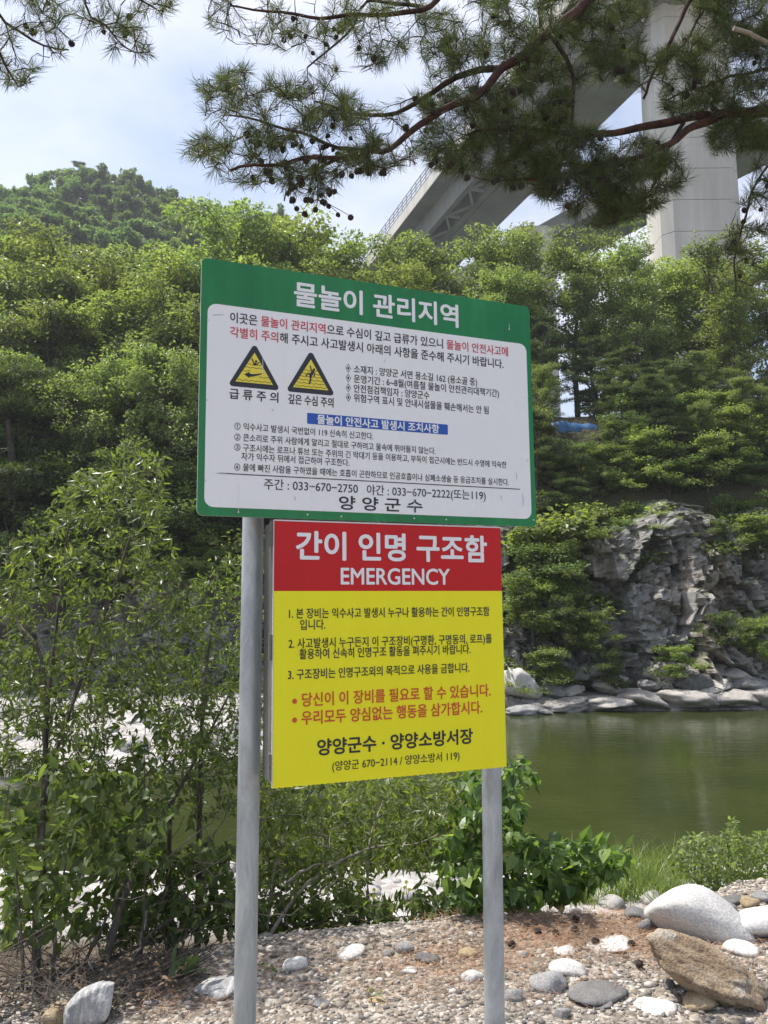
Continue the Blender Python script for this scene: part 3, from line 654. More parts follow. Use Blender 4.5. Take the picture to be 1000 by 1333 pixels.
for v in (-0.4735, -0.5210):
    k0 = t.n; t.add([(0.2570 + 0.0065 * math.cos(a), -0.0012, SZ + v + 0.0065 * math.sin(a)) for a in np.linspace(0, 2 * math.pi, 16, endpoint=False)], [list(range(16))], 2)
t.build('appeal_lettering', DL, door); t = MB()
write(t, '양양군수 · 양양소방서장', 0.3186, 0.7700, -0.5937, 0.0400, (), 0.028, -0.0012, 0)
write(t, '(양양군 670−2114 / 양양소방서 119)', 0.3585, 0.7278, -0.6435, 0.0245, (), 0.008, -0.0012, 0)
t.build('office_lettering', DL, door)
for v in (-0.04, -0.335, -0.635):
    h = MB(); x = bx0 - 0.004
    h.tube([(x, 0.006, SZ + v - 0.033), (x, 0.006, SZ + v - 0.001)], 0.0055, 10); h.tube([(x, 0.006, SZ + v + 0.001), (x, 0.006, SZ + v + 0.033)], 0.0062, 10)
    h.box(x + 0.0005, x + 0.0025, 0.0125, 0.042, SZ + v - 0.033, SZ + v + 0.033)
    h.build('hinge', M['alu'], cab, False)
for z in (SZ - 0.12, SZ - 0.58):
    MB().box(0.225, 0.925, 0.1265, 0.1275, z, z + 0.03).build('mounting_strap', M['alu'], cab)

#PART2
# ------------------------------------------------------------------ foliage helpers
def leaves(mb, pos, d, nrm, L, W, shape='lance', mat=0, fold=0.3, droop=0.12):
    """One small folded blade per row of pos, pointing along d with upper side nrm."""
    n = len(pos); d = unit(d); s = unit(np.cross(d, nrm)); u = np.cross(s, d)
    L = np.broadcast_to(np.asarray(L, float), (n,))[:, None]; W = np.broadcast_to(np.asarray(W, float), (n,))[:, None]
    def pt(a, b_, c): return pos + d * L * a + s * W * b_ + u * (W * abs(b_) * fold - L * droop * a * a + 0 * c)
    if shape == 'rhomb':
        v = np.stack([pt(0, 0, 0), pt(.45, .5, 0), pt(1, 0, 0), pt(.45, -.5, 0)], 1)
        f = [(0, 1, 2), (0, 2, 3)]
    elif shape == 'lance':
        v = np.stack([pt(0, 0, 0), pt(.3, .46, 0), pt(.62, .38, 0), pt(1, 0, 0), pt(.62, -.38, 0), pt(.3, -.46, 0), pt(.45, 0, 0)], 1)
        f = [(0, 1, 6), (1, 2, 6), (2, 3, 6), (3, 4, 6), (4, 5, 6), (5, 0, 6)]
    else:
        v = np.stack([pt(0, 0, 0), pt(-.07, .28, 0), pt(.18, .5, 0), pt(.55, .42, 0), pt(1, 0, 0), pt(.55, -.42, 0), pt(.18, -.5, 0), pt(-.07, -.28, 0), pt(.4, 0, 0)], 1)
        f = [(0, 1, 8), (1, 2, 8), (2, 3, 8), (3, 4, 8), (4, 5, 8), (5, 6, 8), (6, 7, 8), (7, 0, 8)]
    k = v.shape[1]; f = np.array(f)
    mb.add(v.reshape(-1, 3), (f[None] + (np.arange(n) * k)[:, None, None]).reshape(-1, 3), mat)

def in_poly(poly, x, y):
    poly = np.asarray(poly, float); r = np.zeros(len(x), bool); j = len(poly) - 1
    for i in range(len(poly)):
        xi, yi = poly[i]; xj, yj = poly[j]
        c = ((yi > y) != (yj > y)) & (x < (xj - xi) * (y - yi) / (yj - yi + 1e-12) + xi)
        r ^= c; j = i
    return r

def sample(poly, n, d0, d1, rg, gaps=0.0):
    """n points of the volume that fills the outline poly between the distances d0 and d1."""
    p = np.asarray(poly, float); out = []
    while len(out) < n:
        x = rg.uniform(p[:, 0].min(), p[:, 0].max(), 4 * n); y = rg.uniform(p[:, 1].min(), p[:, 1].max(), 4 * n)
        ok = in_poly(p, x, y)
        if gaps: ok &= rg.random(len(x)) < np.clip(0.5 + gaps * fbm(x, y * 1.5, 0.045, 2.0), 0.03, 1)
        for a, b_ in np.stack([x, y], -1)[ok]:
            out.append(P(a, b_, rg.uniform(d0, d1)))
            if len(out) >= n: break
    return np.array(out)

def curve(pts, step=0.06):
    """Smooth polyline through control points."""
    p = np.asarray(pts, float); n = len(p); out = []
    for i in range(n - 1):
        p0, p1, p2, p3 = p[max(i - 1, 0)], p[i], p[i + 1], p[min(i + 2, n - 1)]
        k = max(2, int(np.linalg.norm(p2 - p1) / step)); t = np.linspace(0, 1, k, endpoint=False)[:, None]
        out.append(0.5 * (2 * p1 + (p2 - p0) * t + (2 * p0 - 5 * p1 + 4 * p2 - p3) * t ** 2 + (3 * p1 - p0 - 3 * p2 + p3) * t ** 3))
    return np.vstack(out + [p[-1:]])

def grow(skel, targets, rg, step=0.07, sag=0.12, maxlen=9, wiggle=0.5):
    """Twigs that reach from the nearest wood to each target, near ones first."""
    nodes = np.array(skel); out = []
    d0 = np.array([np.min(np.sum((nodes - t) ** 2, 1)) for t in targets])
    cap = len(nodes); buf = np.zeros((cap + len(targets) * 14, 3)); buf[:cap] = nodes; n = cap
    for i in np.argsort(d0):
        t = targets[i]; dd = np.sum((buf[:n] - t) ** 2, 1); j = int(np.argmin(dd)); a = buf[j]; ln = math.sqrt(dd[j])
        if ln < 0.03 or ln > maxlen: continue
        m = (a + t) / 2 + rg.normal(0, 0.12, 3) * ln + np.array([0, 0, -sag * ln])
        k = int(np.clip(ln / step, 3, 12)); s = np.linspace(0, 1, k)[:, None]
        p = (1 - s) ** 2 * a + 2 * s * (1 - s) * m + s * s * t
        p[1:-1] += rg.normal(0, 0.06 * wiggle * ln / k * 2, (k - 2, 3))
        out.append(p); buf[n:n + k - 1] = p[1:]; n += k - 1
    return out

def twigs(mb, paths, r0=0.0016, k=0.0035, sides=4, mat=0, tip=0.35):
    for p in paths:
        ln = np.linalg.norm(p[-1] - p[0]); r = r0 + k * ln
        mb.tube(p, np.linspace(r, r * tip, len(p)), sides, mat, cap=False)

def leaf_run(mb, paths, rg, per_m, L, W, shape, mat=0, start=0.25, spread=0.8, up=0.6, hang=0.0, jitter=0.012):
    P_, D_, N_ = [], [], []
    for p in paths:
        ln = np.sum(np.linalg.norm(np.diff(p, axis=0), axis=1)); k = max(3, int(per_m * ln))
        s = rg.uniform(start, 1.0, k) * (len(p) - 1); i = np.minimum(s.astype(int), len(p) - 2); f = (s - i)[:, None]
        q = p[i] * (1 - f) + p[i + 1] * f; tg = unit(p[i + 1] - p[i])
        r = unit(rg.normal(0, 1, (k, 3))); r = unit(r - tg * np.sum(r * tg, 1, keepdims=True))
        P_.append(q + rg.normal(0, jitter, (k, 3))); D_.append(tg * (1 - spread) + r * spread + np.array([0, 0, -hang]))
        N_.append(unit(rg.normal(0, 1, (k, 3)) * (1 - up) + np.array([0, 0, up])))
    P_, D_, N_ = np.vstack(P_), np.vstack(D_), np.vstack(N_)
    sc = rg.uniform(0.6, 1.25, len(P_))
    leaves(mb, P_, D_, N_, L * sc, W * sc * rg.uniform(0.8, 1.2, len(P_)), shape, mat)

# ------------------------------------------------------------------ far trees: one of each kind, then copies
def tree_mesh(seed, H=10.0, R=3.0, base=0.28, limbs=15, subs=6, per=70, leaf=0.2, kind='round', trunk_r=0.16, flat=0.45, lean=0.03):
    rg = np.random.default_rng(seed); wood = MB(); crown = MB()
    zt = np.linspace(0, H * 0.93, 12)
    tp = np.stack([lean * zt + 0.12 * np.sin(zt * 0.7 + seed), 0.10 * np.sin(zt * 0.9 + 2 * seed), zt], -1)
    tr = trunk_r * (1 - zt / H) ** 0.8 + 0.02; tr[0] *= 1.25
    wood.tube(np.vstack([tp[:1] - [0, 0, 0.8], tp]), np.r_[tr[0] * 1.1, tr], 8)
    C_ = []
    for k in range(limbs):
        f = base + (0.97 - base) * (k + rg.uniform(0, .6)) / limbs; z = H * f
        i = min(int(f * 12 / 0.93), 10); o = tp[i] + (tp[i + 1] - tp[i]) * rg.uniform(0, 1)
        az = k * 2.4 + rg.uniform(-.4, .4); g = (f - base) / (1 - base)
        prof = {'round': 0.45 + 0.75 * math.sin(math.pi * min(1, g * 0.85 + 0.15)) ** 0.8 * (1 - 0.3 * g), 'tall': 0.55 + 0.45 * math.sin(math.pi * (0.2 + 0.75 * g)), 'layer': 1.05 - 0.7 * g}[kind]
        ln = R * prof * rg.uniform(0.75, 1.2); el = {'round': 0.55, 'tall': 0.8, 'layer': 0.2}[kind] * rg.uniform(0.3, 1.6) + 0.3 * g
        dr = np.array([math.cos(az) * math.cos(el), math.sin(az) * math.cos(el), math.sin(el)])
        s = np.linspace(0, 1, 6)[:, None]; lp = o + dr * ln * s + np.array([0, 0, -0.12 * ln if kind != 'layer' else -0.06 * ln]) * s ** 2 + rg.normal(0, 0.05 * ln, (6, 3)) * s * 0.6
        r0 = tr[i] * 0.45 + 0.012; wood.tube(lp, np.linspace(r0, 0.012, 6), 5, cap=False)
        for q in range(subs):
            a = rg.uniform(0.3, 1.0); p0 = lp[int(a * 5)]
            sd = unit(dr * 0.5 + unit(rg.normal(0, 1, 3)) * np.array([1, 1, 0.5])); sl = ln * rg.uniform(0.16, 0.42)
            p1 = p0 + sd * sl + np.array([0, 0, 0.08 * sl]); wood.tube(np.array([p0, (p0 + p1) / 2 + rg.normal(0, .04, 3), p1]), [0.02, 0.014, 0.006], 4, cap=False)
            C_.append((p1, sd, ln)); 
            if rg.random() < 0.45: C_.append((p0 + (p1 - p0) * 0.5, sd, ln))
    for p1, sd, ln in C_:
        n = int(per * rg.uniform(0.55, 1.3)); r = rg.uniform(0.32, 0.68) * (R / 3.0) ** 0.5
        q = unit(rg.normal(0, 1, (n, 3))) * (rg.uniform(0.2, 1, (n, 1)) ** 0.5) * np.array([r, r, r * flat * rg.uniform(1.0, 1.9)]); q[:, 2] += 0.1 * r
        out = unit(q * np.array([1, 1, 0.3]) + sd * 0.15)
        nn = unit(rg.normal(0, 0.65, (n, 3)) + np.array([0, 0, 0.75]) + out * 0.55)
        sc = rg.uniform(0.6, 1.25, n)
        leaves(crown, p1 + q, out + rg.normal(0, .45, (n, 3)) + np.array([0, 0, -0.25]), nn, leaf * sc, leaf * 0.62 * sc, 'rhomb', fold=0.25, droop=0.2)
    return wood, crown

def pine_mesh(seed, H=9.0, R=2.6, base=0.35, limbs=13, trunk_r=0.14, dead=False):
    rg = np.random.default_rng(seed); wood = MB(); crown = MB()
    zt = np.linspace(0, H, 12); tp = np.stack([0.25 * np.sin(zt * 0.45 + seed), 0.2 * np.sin(zt * 0.5 + 2 * seed), zt], -1)
    tr = trunk_r * (1 - zt / H) ** 0.7 + 0.02; wood.tube(np.vstack([tp[:1] - [0, 0, 0.8], tp]), np.r_[tr[0], tr], 7)
    for k in range(limbs):
        f = base + (0.98 - base) * k / (limbs - 1); i = min(int(f * 11), 10); o = tp[i]
        az = k * 2.4 + rg.uniform(-.5, .5); ln = R * (1.1 - 0.75 * (f - base) / (1 - base)) * rg.uniform(0.7, 1.2); el = rg.uniform(-0.05, 0.3)
        dr = np.array([math.cos(az) * math.cos(el), math.sin(az) * math.cos(el), math.sin(el)])
        s = np.linspace(0, 1, 6)[:, None]; lp = o + dr * ln * s + rg.normal(0, 0.06 * ln, (6, 3)) * s; wood.tube(lp, np.linspace(tr[i] * 0.4 + 0.012, 0.01, 6), 5, cap=False)
        for q in range(10):
            p0 = lp[int(rg.uniform(0.35, 1.0) * 5)]; c = p0 + rg.normal(0, 1, 3) * np.array([0.3, 0.3, 0.06]) * ln * 0.6 + np.array([0, 0, 0.1])
            wood.tube(np.array([p0, c]), [0.014, 0.006], 4, cap=False)
            n = 150; r = rg.uniform(0.3, 0.5); off = rg.normal(0, 0.45, (n, 3)) * np.array([r, r, r * 0.3])
            dd = unit(off * np.array([0.6, 0.6, 0.3]) + rg.normal(0, 0.35, (n, 3)) + np.array([0, 0, 0.35]))
            leaves(crown, c + off, dd, unit(rg.normal(0, 1, (n, 3))), rg.uniform(0.16, 0.28, n), 0.035, 'rhomb', fold=0.1, droop=0.05)
    return wood, crown

TOP = {}
def make_kind(name, wood, crown, bark, leaf):
    e = empty(name); TOP[name, len(TOP)] = max(float(v[:, 2].max()) for v in crown.v)
    wood.build('trunk', bark, e, True); crown.build('crown', leaf, e)
    return e

KINDS = {
    'a': make_kind('leafy_tree', *tree_mesh(11, 10, 3.3, 0.08, 21, 7, 92, 0.150, 'round'), M['bark_grey'], M['leaf_a']),
    'b': make_kind('leafy_tree', *tree_mesh(23, 10, 2.9, 0.06, 22, 7, 88, 0.145, 'tall', 0.14), M['bark_grey'], M['leaf_b']),
    'c': make_kind('leafy_tree', *tree_mesh(37, 10, 3.8, 0.28, 17, 8, 95, 0.16, 'layer', 0.15, 0.3), M['bark_grey'], M['leaf_a']),
    'd': make_kind('leafy_tree', *tree_mesh(41, 10, 3.1, 0.22, 16, 7, 80, 0.16, 'tall', 0.15, 0.5), M['bark_grey'], M['leaf_a']),
    's': make_kind('leafy_shrub', *tree_mesh(53, 4, 2.0, 0.08, 14, 6, 70, 0.15, 'layer', 0.05, 0.35), M['bark_grey'], M['leaf_b']),
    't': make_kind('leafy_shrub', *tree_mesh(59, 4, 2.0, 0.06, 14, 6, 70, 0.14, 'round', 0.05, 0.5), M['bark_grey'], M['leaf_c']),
    'p': make_kind('pine_tree', *pine_mesh(61), M['bark_grey'], M['needle_far']),
    'q': make_kind('pine_tree', *pine_mesh(67, 8, 3.0, 0.3, 11), M['bark_grey'], M['needle_far']),
    'x': make_kind('pine_tree', *pine_mesh(71, 6, 2.0, 0.3, 8), M['bark_red'], M['needle_dead']),
}
PROTO_H = dict(zip('abcdstpqx', TOP.values()))
used = set(); prng = np.random.default_rng(99)

def plant(kind, px, top, y, label, cat, group, wide=1.0, sink=0.0, root=None):
    """A tree rooted on the terrain at distance y, tall enough for its crown to reach the line of sight at px, top."""
    tp = P(px, top, y); gz = float(ground_z(tp[0], y)) if root is None else root
    h = max(1.0, tp[2] - gz); s = h / PROTO_H[kind]
    o = KINDS[kind] if kind not in used else copy_tree(KINDS[kind]); used.add(kind)
    o.location = (tp[0], y, gz - sink); o.scale = (s * wide, s * wide, s)
    o.rotation_euler = (prng.normal(0, .05), prng.normal(0, .05), prng.uniform(0, 6.28))
    return tag(o, label, cat, group)

ORD = ['first', 'second', 'third', 'fourth', 'fifth', 'sixth', 'seventh', 'eighth', 'ninth', 'tenth', 'eleventh', 'twelfth', 'thirteenth', 'fourteenth', 'fifteenth', 'sixteenth', 'seventeenth', 'eighteenth', 'nineteenth', 'twentieth', 'twenty-first', 'twenty-second']
back = [(-45, 262, 46, 'a', 1.1), (18, 268, 47, 'b', 1.2), (78, 288, 45, 'a', 1.1), (132, 302, 47, 'b', 1.2), (190, 292, 45, 'a', 1.1), (246, 284, 46, 'b', 1.1), (303, 258, 44, 'a', 1.0), (356, 280, 46, 'b', 1.1), (408, 302, 46, 'a', 1.0), (462, 296, 45, 'b', 1.0), (515, 286, 46, 'a', 1.0), (566, 284, 45, 'b', 1.0), (620, 282, 47, 'a', 0.95), (672, 280, 46, 'b', 1.0)]
for k, (px, top, y, kd, w) in enumerate(back):
    plant(kd, px, top + (24 if px < 280 else 6 if px < 500 else 10), y, 'leafy skyline tree across the river, %s from the left in the back row' % ORD[k], 'tree', 'leafy trees of the back row across the river', w)
rows4 = [(-30, 345, 42.5, 'b', 1.2), (45, 340, 43, 'a', 1.1), (112, 352, 42.5, 'b', 1.2), (168, 345, 43, 'a', 1.1), (228, 350, 42.5, 'b', 1.2), (288, 345, 43, 'a', 1.1), (370, 345, 42, 'b', 1.1), (450, 345, 43, 'a', 1.0), (540, 345, 42, 'b', 1.1), (640, 345, 43, 'a', 1.0)]
for k, (px, top, y, kd, w) in enumerate(rows4):
    plant(kd, px, top, y, 'full leafy tree across the river, %s from the left just below the skyline row' % ORD[k], 'tree', 'leafy trees just below the skyline', w)
mid = [(-70, 385, 39, 'c', 1.0), (5, 372, 40, 'a', 1.1), (72, 395, 38, 'c', 1.0), (140, 380, 40, 'b', 1.3), (205, 372, 39, 'a', 1.1), (262, 400, 38, 'c', 1.0), (330, 390, 40, 'a', 1.0), (420, 400, 40, 'b', 1.1), (520, 400, 41, 'a', 1.0), (610, 395, 40, 'b', 1.1), (690, 400, 42, 'a', 0.85)]
for k, (px, top, y, kd, w) in enumerate(mid):
    plant(kd, px, top, y, 'broad leafy tree across the river, %s from the left in the middle row' % ORD[k], 'tree', 'leafy trees of the middle row across the river', w)
front = [(-60, 455, 33.6, 'c', 0.9), (35, 448, 34.2, 'c', 0.85), (110, 462, 33.6, 'a', 0.95), (172, 445, 34.5, 'c', 0.9), (238, 460, 33.8, 'a', 1.0), (310, 500, 34.2, 'c', 0.9), (400, 500, 34, 'a', 1.0), (500, 500, 34.5, 'c', 0.9), (590, 500, 34.5, 'a', 0.9)]
for k, (px, top, y, kd, w) in enumerate(front):
    plant(kd, px, top, y, 'low leafy tree above the far rocks, %s from left in the front row' % ORD[k], 'tree', 'leafy trees of the front row across the river', w)
# the thinner trees right of the board, with sky and the bridge pier showing through
plant('d', 742, 302, 43, 'slender open tree just right of the notice board, sky showing through', 'tree', 'open trees right of the board')
plant('d', 800, 300, 44, 'tall airy tree in front of the pale sky gap, left of the big bridge pier', 'tree', 'open trees right of the board', 1.05)
plant('b', 858, 306, 45, 'tree in front of the left edge of the big bridge pier', 'tree', 'open trees right of the board', 0.85)
plant('d', 915, 312, 43, 'leafy tree right in front of the big bridge pier', 'tree', 'open trees right of the board', 1.15)
plant('b', 985, 325, 44, 'tree right of the big bridge pier under the drooping pine twig', 'tree', 'open trees right of the board', 0.9)
plant('a', 1060, 340, 43, 'broad tree at the right edge beyond the pier', 'tree', 'open trees right of the board')
plant('p', 705, 405, 40, 'layered pine tree touching the right edge of the notice board', 'tree', 'pine trees on the bank crest', 0.9)
plant('q', 765, 440, 40, 'layered pine standing over the blue tarpaulin', 'tree', 'pine trees on the bank crest', 0.9)
plant('c', 905, 455, 39, 'dark spreading tree with bare lower limbs in front of the pier foot', 'tree', None, 0.9)
plant('p', 975, 500, 37, 'pine with horizontal boughs at the right edge above the cliff', 'tree', 'pine trees on the bank crest', 1.1)
plant('x', 948, 560, 36.2, 'small half dead pine with brown needles on the cliff edge', 'tree', None, 0.8)
for px, top, y, kd, w, lb in ((700, 470, 37.0, 'a', 1.0, 'dense tree hugging the right edge of the notice board'), (815, 478, 37.2, 'a', 1.05, 'dense round tree on the bank left of the pier foot'), (862, 500, 36.2, 'c', 1.0, 'layered tree on the bank in front of the pier'), (912, 520, 35.8, 'a', 1.0, 'rounded tree on the bank just right of the pier centre'),
                              (965, 490, 36.6, 'c', 1.05, 'layered tree near the right edge over the cliff'), (1015, 500, 36.0, 'a', 1.1, 'dense tree at the right edge above the cliff cleft'), (838, 548, 35.2, 'b', 1.2, 'yellow green small tree at the centre of the bank slope'), (885, 555, 34.8, 'p', 1.4, 'low wide pine on the slope over the cliff'), (835, 360, 41.0, 'a', 0.95, 'tall full tree against the left half of the pier'), (945, 375, 41.0, 'b', 1.15, 'tall full tree against the right half of the pier'), (770, 350, 42.0, 'b', 1.0, 'tall full tree left of the pier in the pale gap'),
                              (20, 478, 32.6, 'p', 1.3, 'dark wide pine at the left edge among the leafy trees')):
    plant(kd, px, top, y, lb, 'tree', None, w)
for px, top, y, kd, w, lb in ((800, 572, 35.0, 't', 1.5, 'dark low shrub on the bank below the blue tarpaulin'), (838, 592, 34.6, 's', 1.3, 'bright yellow green shrub above the middle of the cliff'), (735, 590, 35.0, 't', 1.5, 'dark shrub on the crest right beside the notice board'),
                              (925, 620, 34.6, 's', 1.5, 'pale green layered shrub on the cliff top at the right'), (870, 605, 35.4, 't', 1.4, 'dark green shrub behind the bright cliff top shrub'), (985, 600, 35.0, 't', 1.6, 'dark shrub at the right edge on the cliff top'),
                              (700, 660, 32.5, 's', 1.3, 'bright layered shrub leaning out just right of the red cabinet heading'), (768, 628, 34.4, 's', 1.2, 'green shrub at the left end of the bare cliff top'),
                              (690, 575, 36.5, 't', 1.4, 'dark shrub behind the lower right corner of the notice board'), (1010, 545, 38, 't', 1.6, 'tall dark shrub at the far right of the bank crest'), (728, 640, 33.6, 't', 1.7, 'dark mound of shrub on the slope left of the cliff top'), (775, 655, 33.4, 's', 1.4, 'ragged shrub hanging over the left cliff edge'), (820, 648, 33.6, 't', 1.7, 'dark shrub right above the cliff centre'), (865, 655, 33.3, 's', 1.3, 'light shrub on the cliff edge left of the pale layered one'), (908, 662, 33.2, 't', 1.5, 'dark shrub on the cliff lip at the right'), (958, 640, 33.6, 't', 1.7, 'dark shrub over the cleft in the cliff'), (1005, 660, 33.2, 's', 1.5, 'shrub on the cliff lip at the right edge')):
    plant(kd, px, top, y, lb, 'shrub', 'shrubs on the bank crest', w)
for px, top, y, kd, w, lb, rt in ((752, 668, 31.4, 's', 1.8, 'shrub hanging down over the left shoulder of the cliff', 3.2), (812, 672, 31.6, 't', 1.6, 'dark shrub drooping over the cliff brow above the middle', 3.8), (870, 664, 31.6, 's', 1.7, 'pale shrub drooping over the cliff brow', 3.9), (930, 672, 31.4, 't', 1.7, 'dark shrub drooping over the right part of the cliff brow', 3.6), (985, 668, 31.4, 's', 1.8, 'bright shrub drooping over the brow at the right edge', 3.5), (700, 700, 30.6, 't', 2.0, 'dark thicket right of the red cabinet heading', 1.6), (690, 745, 29.6, 's', 1.7, 'light thicket right of the top of the yellow door', 0.4), (678, 760, 29.0, 's', 1.3, 'light green shrub on the rocks right of the yellow cabinet door', None), (733, 768, 28.6, 't', 1.2, 'dark leafy shrub low on the cliff right of the yellow cabinet', None), (765, 792, 28.5, 's', 1.3, 'bright green bush at the middle foot of the cliff', None),
                                  (705, 838, 28.2, 's', 1.7, 'low green bush behind the big pale shore boulder', -1.5), (790, 838, 28.0, 't', 1.5, 'small bush over the shore slabs at the foot of the cliff', -1.4), (880, 838, 28.2, 's', 1.6, 'flat weedy bush behind the dark shore block', -1.3),
                                  (938, 790, 28.8, 't', 1.3, 'dark bush in the cleft at the right side of the cliff', None), (990, 800, 28.8, 's', 1.3, 'green bush at the right edge foot of the cliff', None), (735, 700, 30.6, 's', 1.1, 'bright shrub growing out of the upper left of the cliff', 1.6)):
    tp = P(px, top, y); gz = rt if rt is not None else tp[2] - 1.7
    plant(kd, px, top, y, lb, 'bush', 'bushes at the foot of the cliff', w, 0.0, gz)
for k, (px, top, y) in enumerate(((-30, 590, 32.8), (30, 610, 32.4), (95, 600, 33.0), (150, 615, 32.4), (210, 600, 32.8), (262, 620, 32.4), (320, 610, 33.0), (60, 660, 31.6), (200, 668, 31.6), (280, 690, 31.4), (-10, 690, 31.4), (130, 690, 31.2))):
    plant('t' if k % 3 else 's', px, top, y, 'dark understorey shrub below the trees left of the board, %s of its row' % ORD[k], 'shrub', 'understorey shrubs left of the board', 1.5, 0, float(cliff_top(P(px, top, y)[0])) - 0.6)

ur = np.random.default_rng(44)
for q in range(46):
    px = 690 + (q % 12) * 29 + ur.uniform(-12, 12); y = 33.3 + (q // 12) * 1.35 + ur.uniform(-.3, .3); x = P(px, 600, y)[0]; gz = float(ground_z(x, y))
    if 695 < px < 795 and y > 35.2: continue
    kd = ('t', 't', 's', 't', 't', 's', 'q')[int(ur.integers(7))]; o = copy_tree(KINDS[kd]); hh = ur.uniform(1.7, 3.0); hh *= 1.5 if kd in 'pq' else 1; sc0 = hh / PROTO_H[kd]
    o.location = (x, y, gz - 0.15); o.scale = (sc0 * ur.uniform(1.1, 1.7), sc0 * 1.3, sc0); o.rotation_euler = (0, 0, ur.uniform(0, 6.28))
    tag(o, 'dark %s on the shaded bank between the cliff and the crest trees' % ('young pine' if kd in 'pq' else 'undergrowth shrub'), 'young pine' if kd in 'pq' else 'shrub', '%s on the right bank' % ('young pines' if kd in 'pq' else 'undergrowth shrubs'))
for k, (px, top, y, lb) in enumerate(((700, 455, 39.8, 'leafy tree with foliage to the ground just right of the board, by the tarpaulin'), (790, 440, 39.4, 'leafy tree with foliage to the ground behind the blue tarpaulin'), (848, 448, 38.8, 'bushy tree with foliage to the ground at the left foot of the pier'), (852, 296, 46.0, 'tall bushy tree covering the lower left half of the big pier'), (905, 306, 46.5, 'tall bushy tree covering the lower right half of the big pier'), (898, 440, 39.4, 'bushy tree with foliage to the ground at the middle of the pier foot'), (950, 450, 38.8, 'bushy tree with foliage to the ground at the right foot of the pier'), (1002, 445, 39.4, 'bushy tree with foliage to the ground at the right edge of the crest'))):
    plant('b' if k % 2 else 'a', px, top, y, lb, 'tree', 'bushy trees on the bank crest', 1.25, 1.2)

# wooded mountain: rounded crowns one can tell apart
hw, hc = tree_mesh(83, 8, 3.6, 0.2, 13, 5, 42, 0.62, 'round', 0.16, 0.6)
h1 = make_kind('hill_tree', hw, hc, M['bark_grey'], M['leaf_h'])
hw, hc = tree_mesh(89, 8, 3.2, 0.15, 13, 5, 40, 0.58, 'tall', 0.16, 0.7)
h2 = make_kind('hill_tree', hw, hc, M['bark_grey'], M['leaf_h'])
hw, hc = pine_mesh(97, 9, 3.0, 0.06, 18, 0.2)
h3 = make_kind('hill_pine', hw, hc, M['bark_grey'], M['needle_far'])
first = {0: True, 1: True}; nh = 0; hr = np.random.default_rng(4)
for yy in np.arange(112, 170, 3.9):
    for xx in np.arange(-100, 4, 4.7):
        x = xx + hr.uniform(-2.2, 2.2); y = yy + hr.uniform(-2, 2); z = float(ground_z(x, y))
        t = np.array([x, y, z + 6 - CAM_Z]); yf = CP * t[1] + SP * t[2]; px = 500 + F_PX * t[0] / yf; py = 666.5 - F_PX * (-SP * t[1] + CP * t[2]) / yf
        if px < -40 or px > 470 or py > 325 or py < 150 or nh >= 296: continue
        k = int(hr.random() < 0.45); src = (h1, h2)[k]
        o = src if first[k] else copy_tree(src); first[k] = False
        s = hr.uniform(0.5, 0.85); o.location = (x, y, z - 0.3); o.scale = (s * hr.uniform(0.9, 1.2), s, s * hr.uniform(0.85, 1.1)); o.rotation_euler = (0, 0, hr.uniform(0, 6.28))
        tag(o, 'rounded tree in the canopy of the wooded mountain, upper left', 'tree', 'trees on the wooded mountain'); nh += 1
for k, (px, top, y, lb) in enumerate(((104, 207, 152, 'spiky dark pine highest on the mountain top'), (134, 213, 154, 'dark pine just right of the spiky summit pine'))):
    o = h3 if k == 0 else copy_tree(h3); tp = P(px, top, y); gz = float(ground_z(tp[0], y)); s = max(0.8, (tp[2] - gz) / 9)
    o.location = (tp[0], y, gz - 0.3); o.scale = (s * 1.1, s * 1.1, s); tag(o, lb, 'tree', 'pines on the mountain top')

# the rest of the mountain wood, one mass: leaf clumps over every crown that is out of the picture or behind nearer trees
fr = np.random.default_rng(8); hf = MB(); nc = 5200
fx = fr.uniform(-260, 40, nc); fy = fr.uniform(70, 168, nc); fz = ground_z(fx, fy)
tt = np.stack([fx, fy, fz + 4 - CAM_Z], -1); yf = CP * tt[:, 1] + SP * tt[:, 2]; ppx = 500 + F_PX * tt[:, 0] / yf; ppy = 666.5 - F_PX * (-SP * tt[:, 1] + CP * tt[:, 2]) / yf
keep = ~((ppx > -30) & (ppx < 460) & (ppy < 320)) & (fy > 74); fx, fy, fz = fx[keep], fy[keep], fz[keep]; nc = len(fx); nl = 26
cc = np.stack([fx, fy, fz + fr.uniform(1.5, 3.5, nc)], -1); rr = fr.uniform(1.6, 3.0, nc)
q = unit(fr.normal(0, 1, (nc, nl, 3))) * (fr.uniform(0.4, 1, (nc, nl, 1))) * rr[:, None, None] * np.array([1, 1, 0.8]); q[..., 2] = np.abs(q[..., 2]) * 1.1 - 0.4
pos = (cc[:, None] + q).reshape(-1, 3); od = unit(q.reshape(-1, 3)); m_ = len(pos)
leaves(hf, pos, od + fr.normal(0, .5, (m_, 3)), unit(od * 0.7 + fr.normal(0, .4, (m_, 3)) + [0, 0, 0.7]), fr.uniform(0.7, 1.3, m_), 0.65, 'rhomb', fold=0.25, droop=0.2)
tag(hf.build('hill_forest', M['leaf_h']), 'leafy forest canopy over the lower and side slopes of the mountain', 'forest', kind='stuff')

